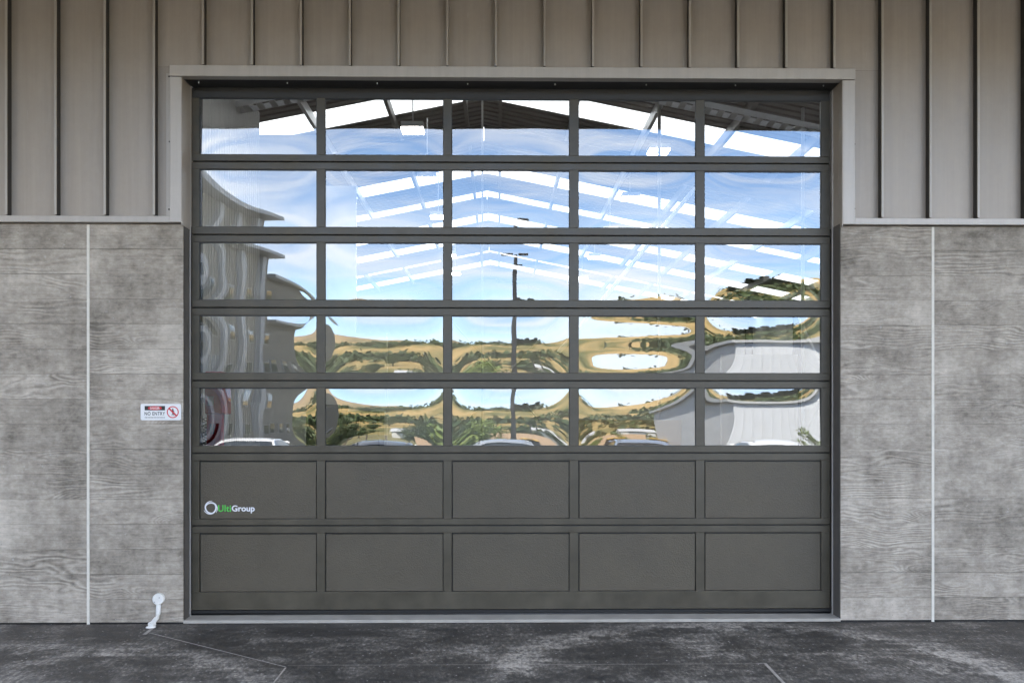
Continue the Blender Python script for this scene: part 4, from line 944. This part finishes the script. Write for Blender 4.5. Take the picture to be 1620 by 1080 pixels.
def tree(x,y,h,kind,label,group,name):
    z=gz(x,y)-.05; r=empty(name,(x,y,z),label,'tree' if h>2.2 else 'shrub',group)
    th=.28*h if kind!='pine' else .1*h
    key=(kind,random.randrange(3))
    if key not in proto:
        seed=hash(key[0])%7+key[1]*13 if False else {'oak':1,'bright':2,'pine':3,'flax':4}[kind]*17+key[1]
        if kind=='pine': V,Fc=crown_mesh(seed,.20,.46,900,.10,1,True); mt=M['leaf_c']
        else: V,Fc=crown_mesh(seed,.36,.38,2600,.055,11); mt=M['leaf_b'] if kind=='bright' else M['leaf_a']
        me=bpy.data.meshes.new('crown'); me.from_pydata([tuple(v) for v in V],[],Fc); me.materials.append(mt)
        mb=MB(); mb.tube([(0,0,0),(.005,0,.2),(-.005,.005,.45),(0,0,.7)],[.028,.022,.016,.006],8)
        for a in range(5):
            t=a*1.3; mb.tube([(0,0,.22+.06*a),(.14*math.cos(t),.14*math.sin(t),.42+.06*a),(.24*math.cos(t),.24*math.sin(t),.55+.05*a)],[.012,.008,.003],6)
        mt2=bpy.data.meshes.new('trunk'); mt2.from_pydata(mb.v,[],mb.f); mt2.materials.append(M['bark'])
        proto[key]=(me,mt2)
    me,mt2=proto[key]
    for nm,dat in (('crown',me),('trunk',mt2)):
        o=bpy.data.objects.new(nm,dat); COL.objects.link(o); o.parent=r; o.scale=(h*random.uniform(.9,1.15),h*random.uniform(.9,1.15),h); o.rotation_euler.z=random.random()*6.28; o.location=(0,0,(.12*h if nm=='crown' and kind!='pine' else .05*h if nm=='crown' else 0))
        WL[o.name]=Vector((0,0,0))
# (photo column, metres out, height, kind)
spots=[(752,24,3.4,'bright'),(741,26,2.2,'bright'),(922,30,1.7,'bright'),(985,38,1.6,'bright'),(700,50,4.2,'oak'),(686,58,3.6,'oak'),(712,64,3.8,'oak'),
 (758,96,4.6,'oak'),(742,104,4.8,'oak'),(776,110,4.2,'oak'),(838,112,3.2,'oak'),(866,104,3.0,'oak'),(640,118,3.8,'oak'),(560,108,4.8,'oak'),(520,70,5.6,'oak'),(534,88,4.6,'oak'),
 (1120,66,4.6,'oak'),(1106,72,5.0,'oak'),(1090,140,6,'oak'),(1062,165,6,'oak'),(1034,180,6,'oak'),(1004,186,5.5,'oak'),(968,160,5,'oak'),(1290,21,2.2,'bright'),
 (672,130,4.0,'oak'),(905,124,4.0,'oak'),(890,150,4.6,'oak'),(1130,126,6.0,'oak'),(690,170,5.5,'oak'),(860,180,5.0,'oak'),(620,190,5.5,'oak'),(935,200,5.5,'oak'),(780,210,6,'oak'),(590,150,4.6,'oak'),(720,190,5.2,'oak')]
ords=['small','young','leafy','broad','full','rounded','spreading','loose','dense','slender','bushy','crooked','twiggy','squat','low','tall','leaning','ragged','wide','narrow','thick','sparse','shady','stocky']
for k,(px,s,h,kd) in enumerate(spots):
    q=R(px,600,s); col=1+sum(px>b for b in (508,708,908,1108))
    tree(q.x,q.y,h,kd,'%s %s tree mirrored %s, pane column %s from left'%(('rather ' if k>=24 else '')+ords[k%24],'bright green' if kd=='bright' else 'dark green','close by' if s<35 else 'beyond the yard' if s<70 else 'on the far paddock' if s<125 else 'on the lower hill',['one','two','three','four','five'][col-1]),'trees mirrored in the panes','leafy_tree')
k=0
for px0,px1,n,s0 in ((1140,1268,15,300),(822,872,10,360)):
    for i in range(n):
        px=px0+(px1-px0)*i/(n-1)+random.uniform(-2,2); s=s0+random.uniform(-12,12); q=R(px,600,s)
        tree(q.x,q.y,random.uniform(4.5,8.5),'pine','%s conifer of the dark row on the %s hill'%(['first','second','third','fourth','fifth','sixth','seventh','eighth','ninth','tenth','eleventh','twelfth','thirteenth','fourteenth','fifteenth'][i],{1140:'far right',822:'middle'}[px0]),'conifers on the mirrored hills','conifer')

# scrub on the hills: uncountable tufts, one object
r=np.random.default_rng(5); V=[];Fc=[]
cnt=0
while cnt<3000:
    a=math.radians(r.uniform(-62,62)); d=90+430*r.random()**.8; x=d*math.sin(a); y=-d*math.cos(a)
    if mnoise.noise(Vector((x*.013,y*.013,1.7)))+.5*mnoise.noise(Vector((x*.04,y*.04,4.7)))<.12+.25*r.random(): continue
    cnt+=1; z=gz(x,y); sz=r.uniform(1.6,4.2)
    for k in range(16):
        c=Vector((x+r.normal()*sz*.5,y+r.normal()*sz*.5,z+abs(r.normal())*sz*.4)); u=Vector(tuple(r.normal(size=3))).normalized()*sz*.35; w=Vector(tuple(r.normal(size=3))).normalized()*sz*.28; n0=len(V)
        V+=[c-u,c+w,c+u,c-w]; Fc.append((n0,n0+1,n0+2,n0+3))
o=mesh('hillside_scrub',V,Fc,M['leaf_a'],loc=(0,0,0)); tag(o,'dark green scrub dotted over the mirrored golden hills','scrub',kind='stuff')
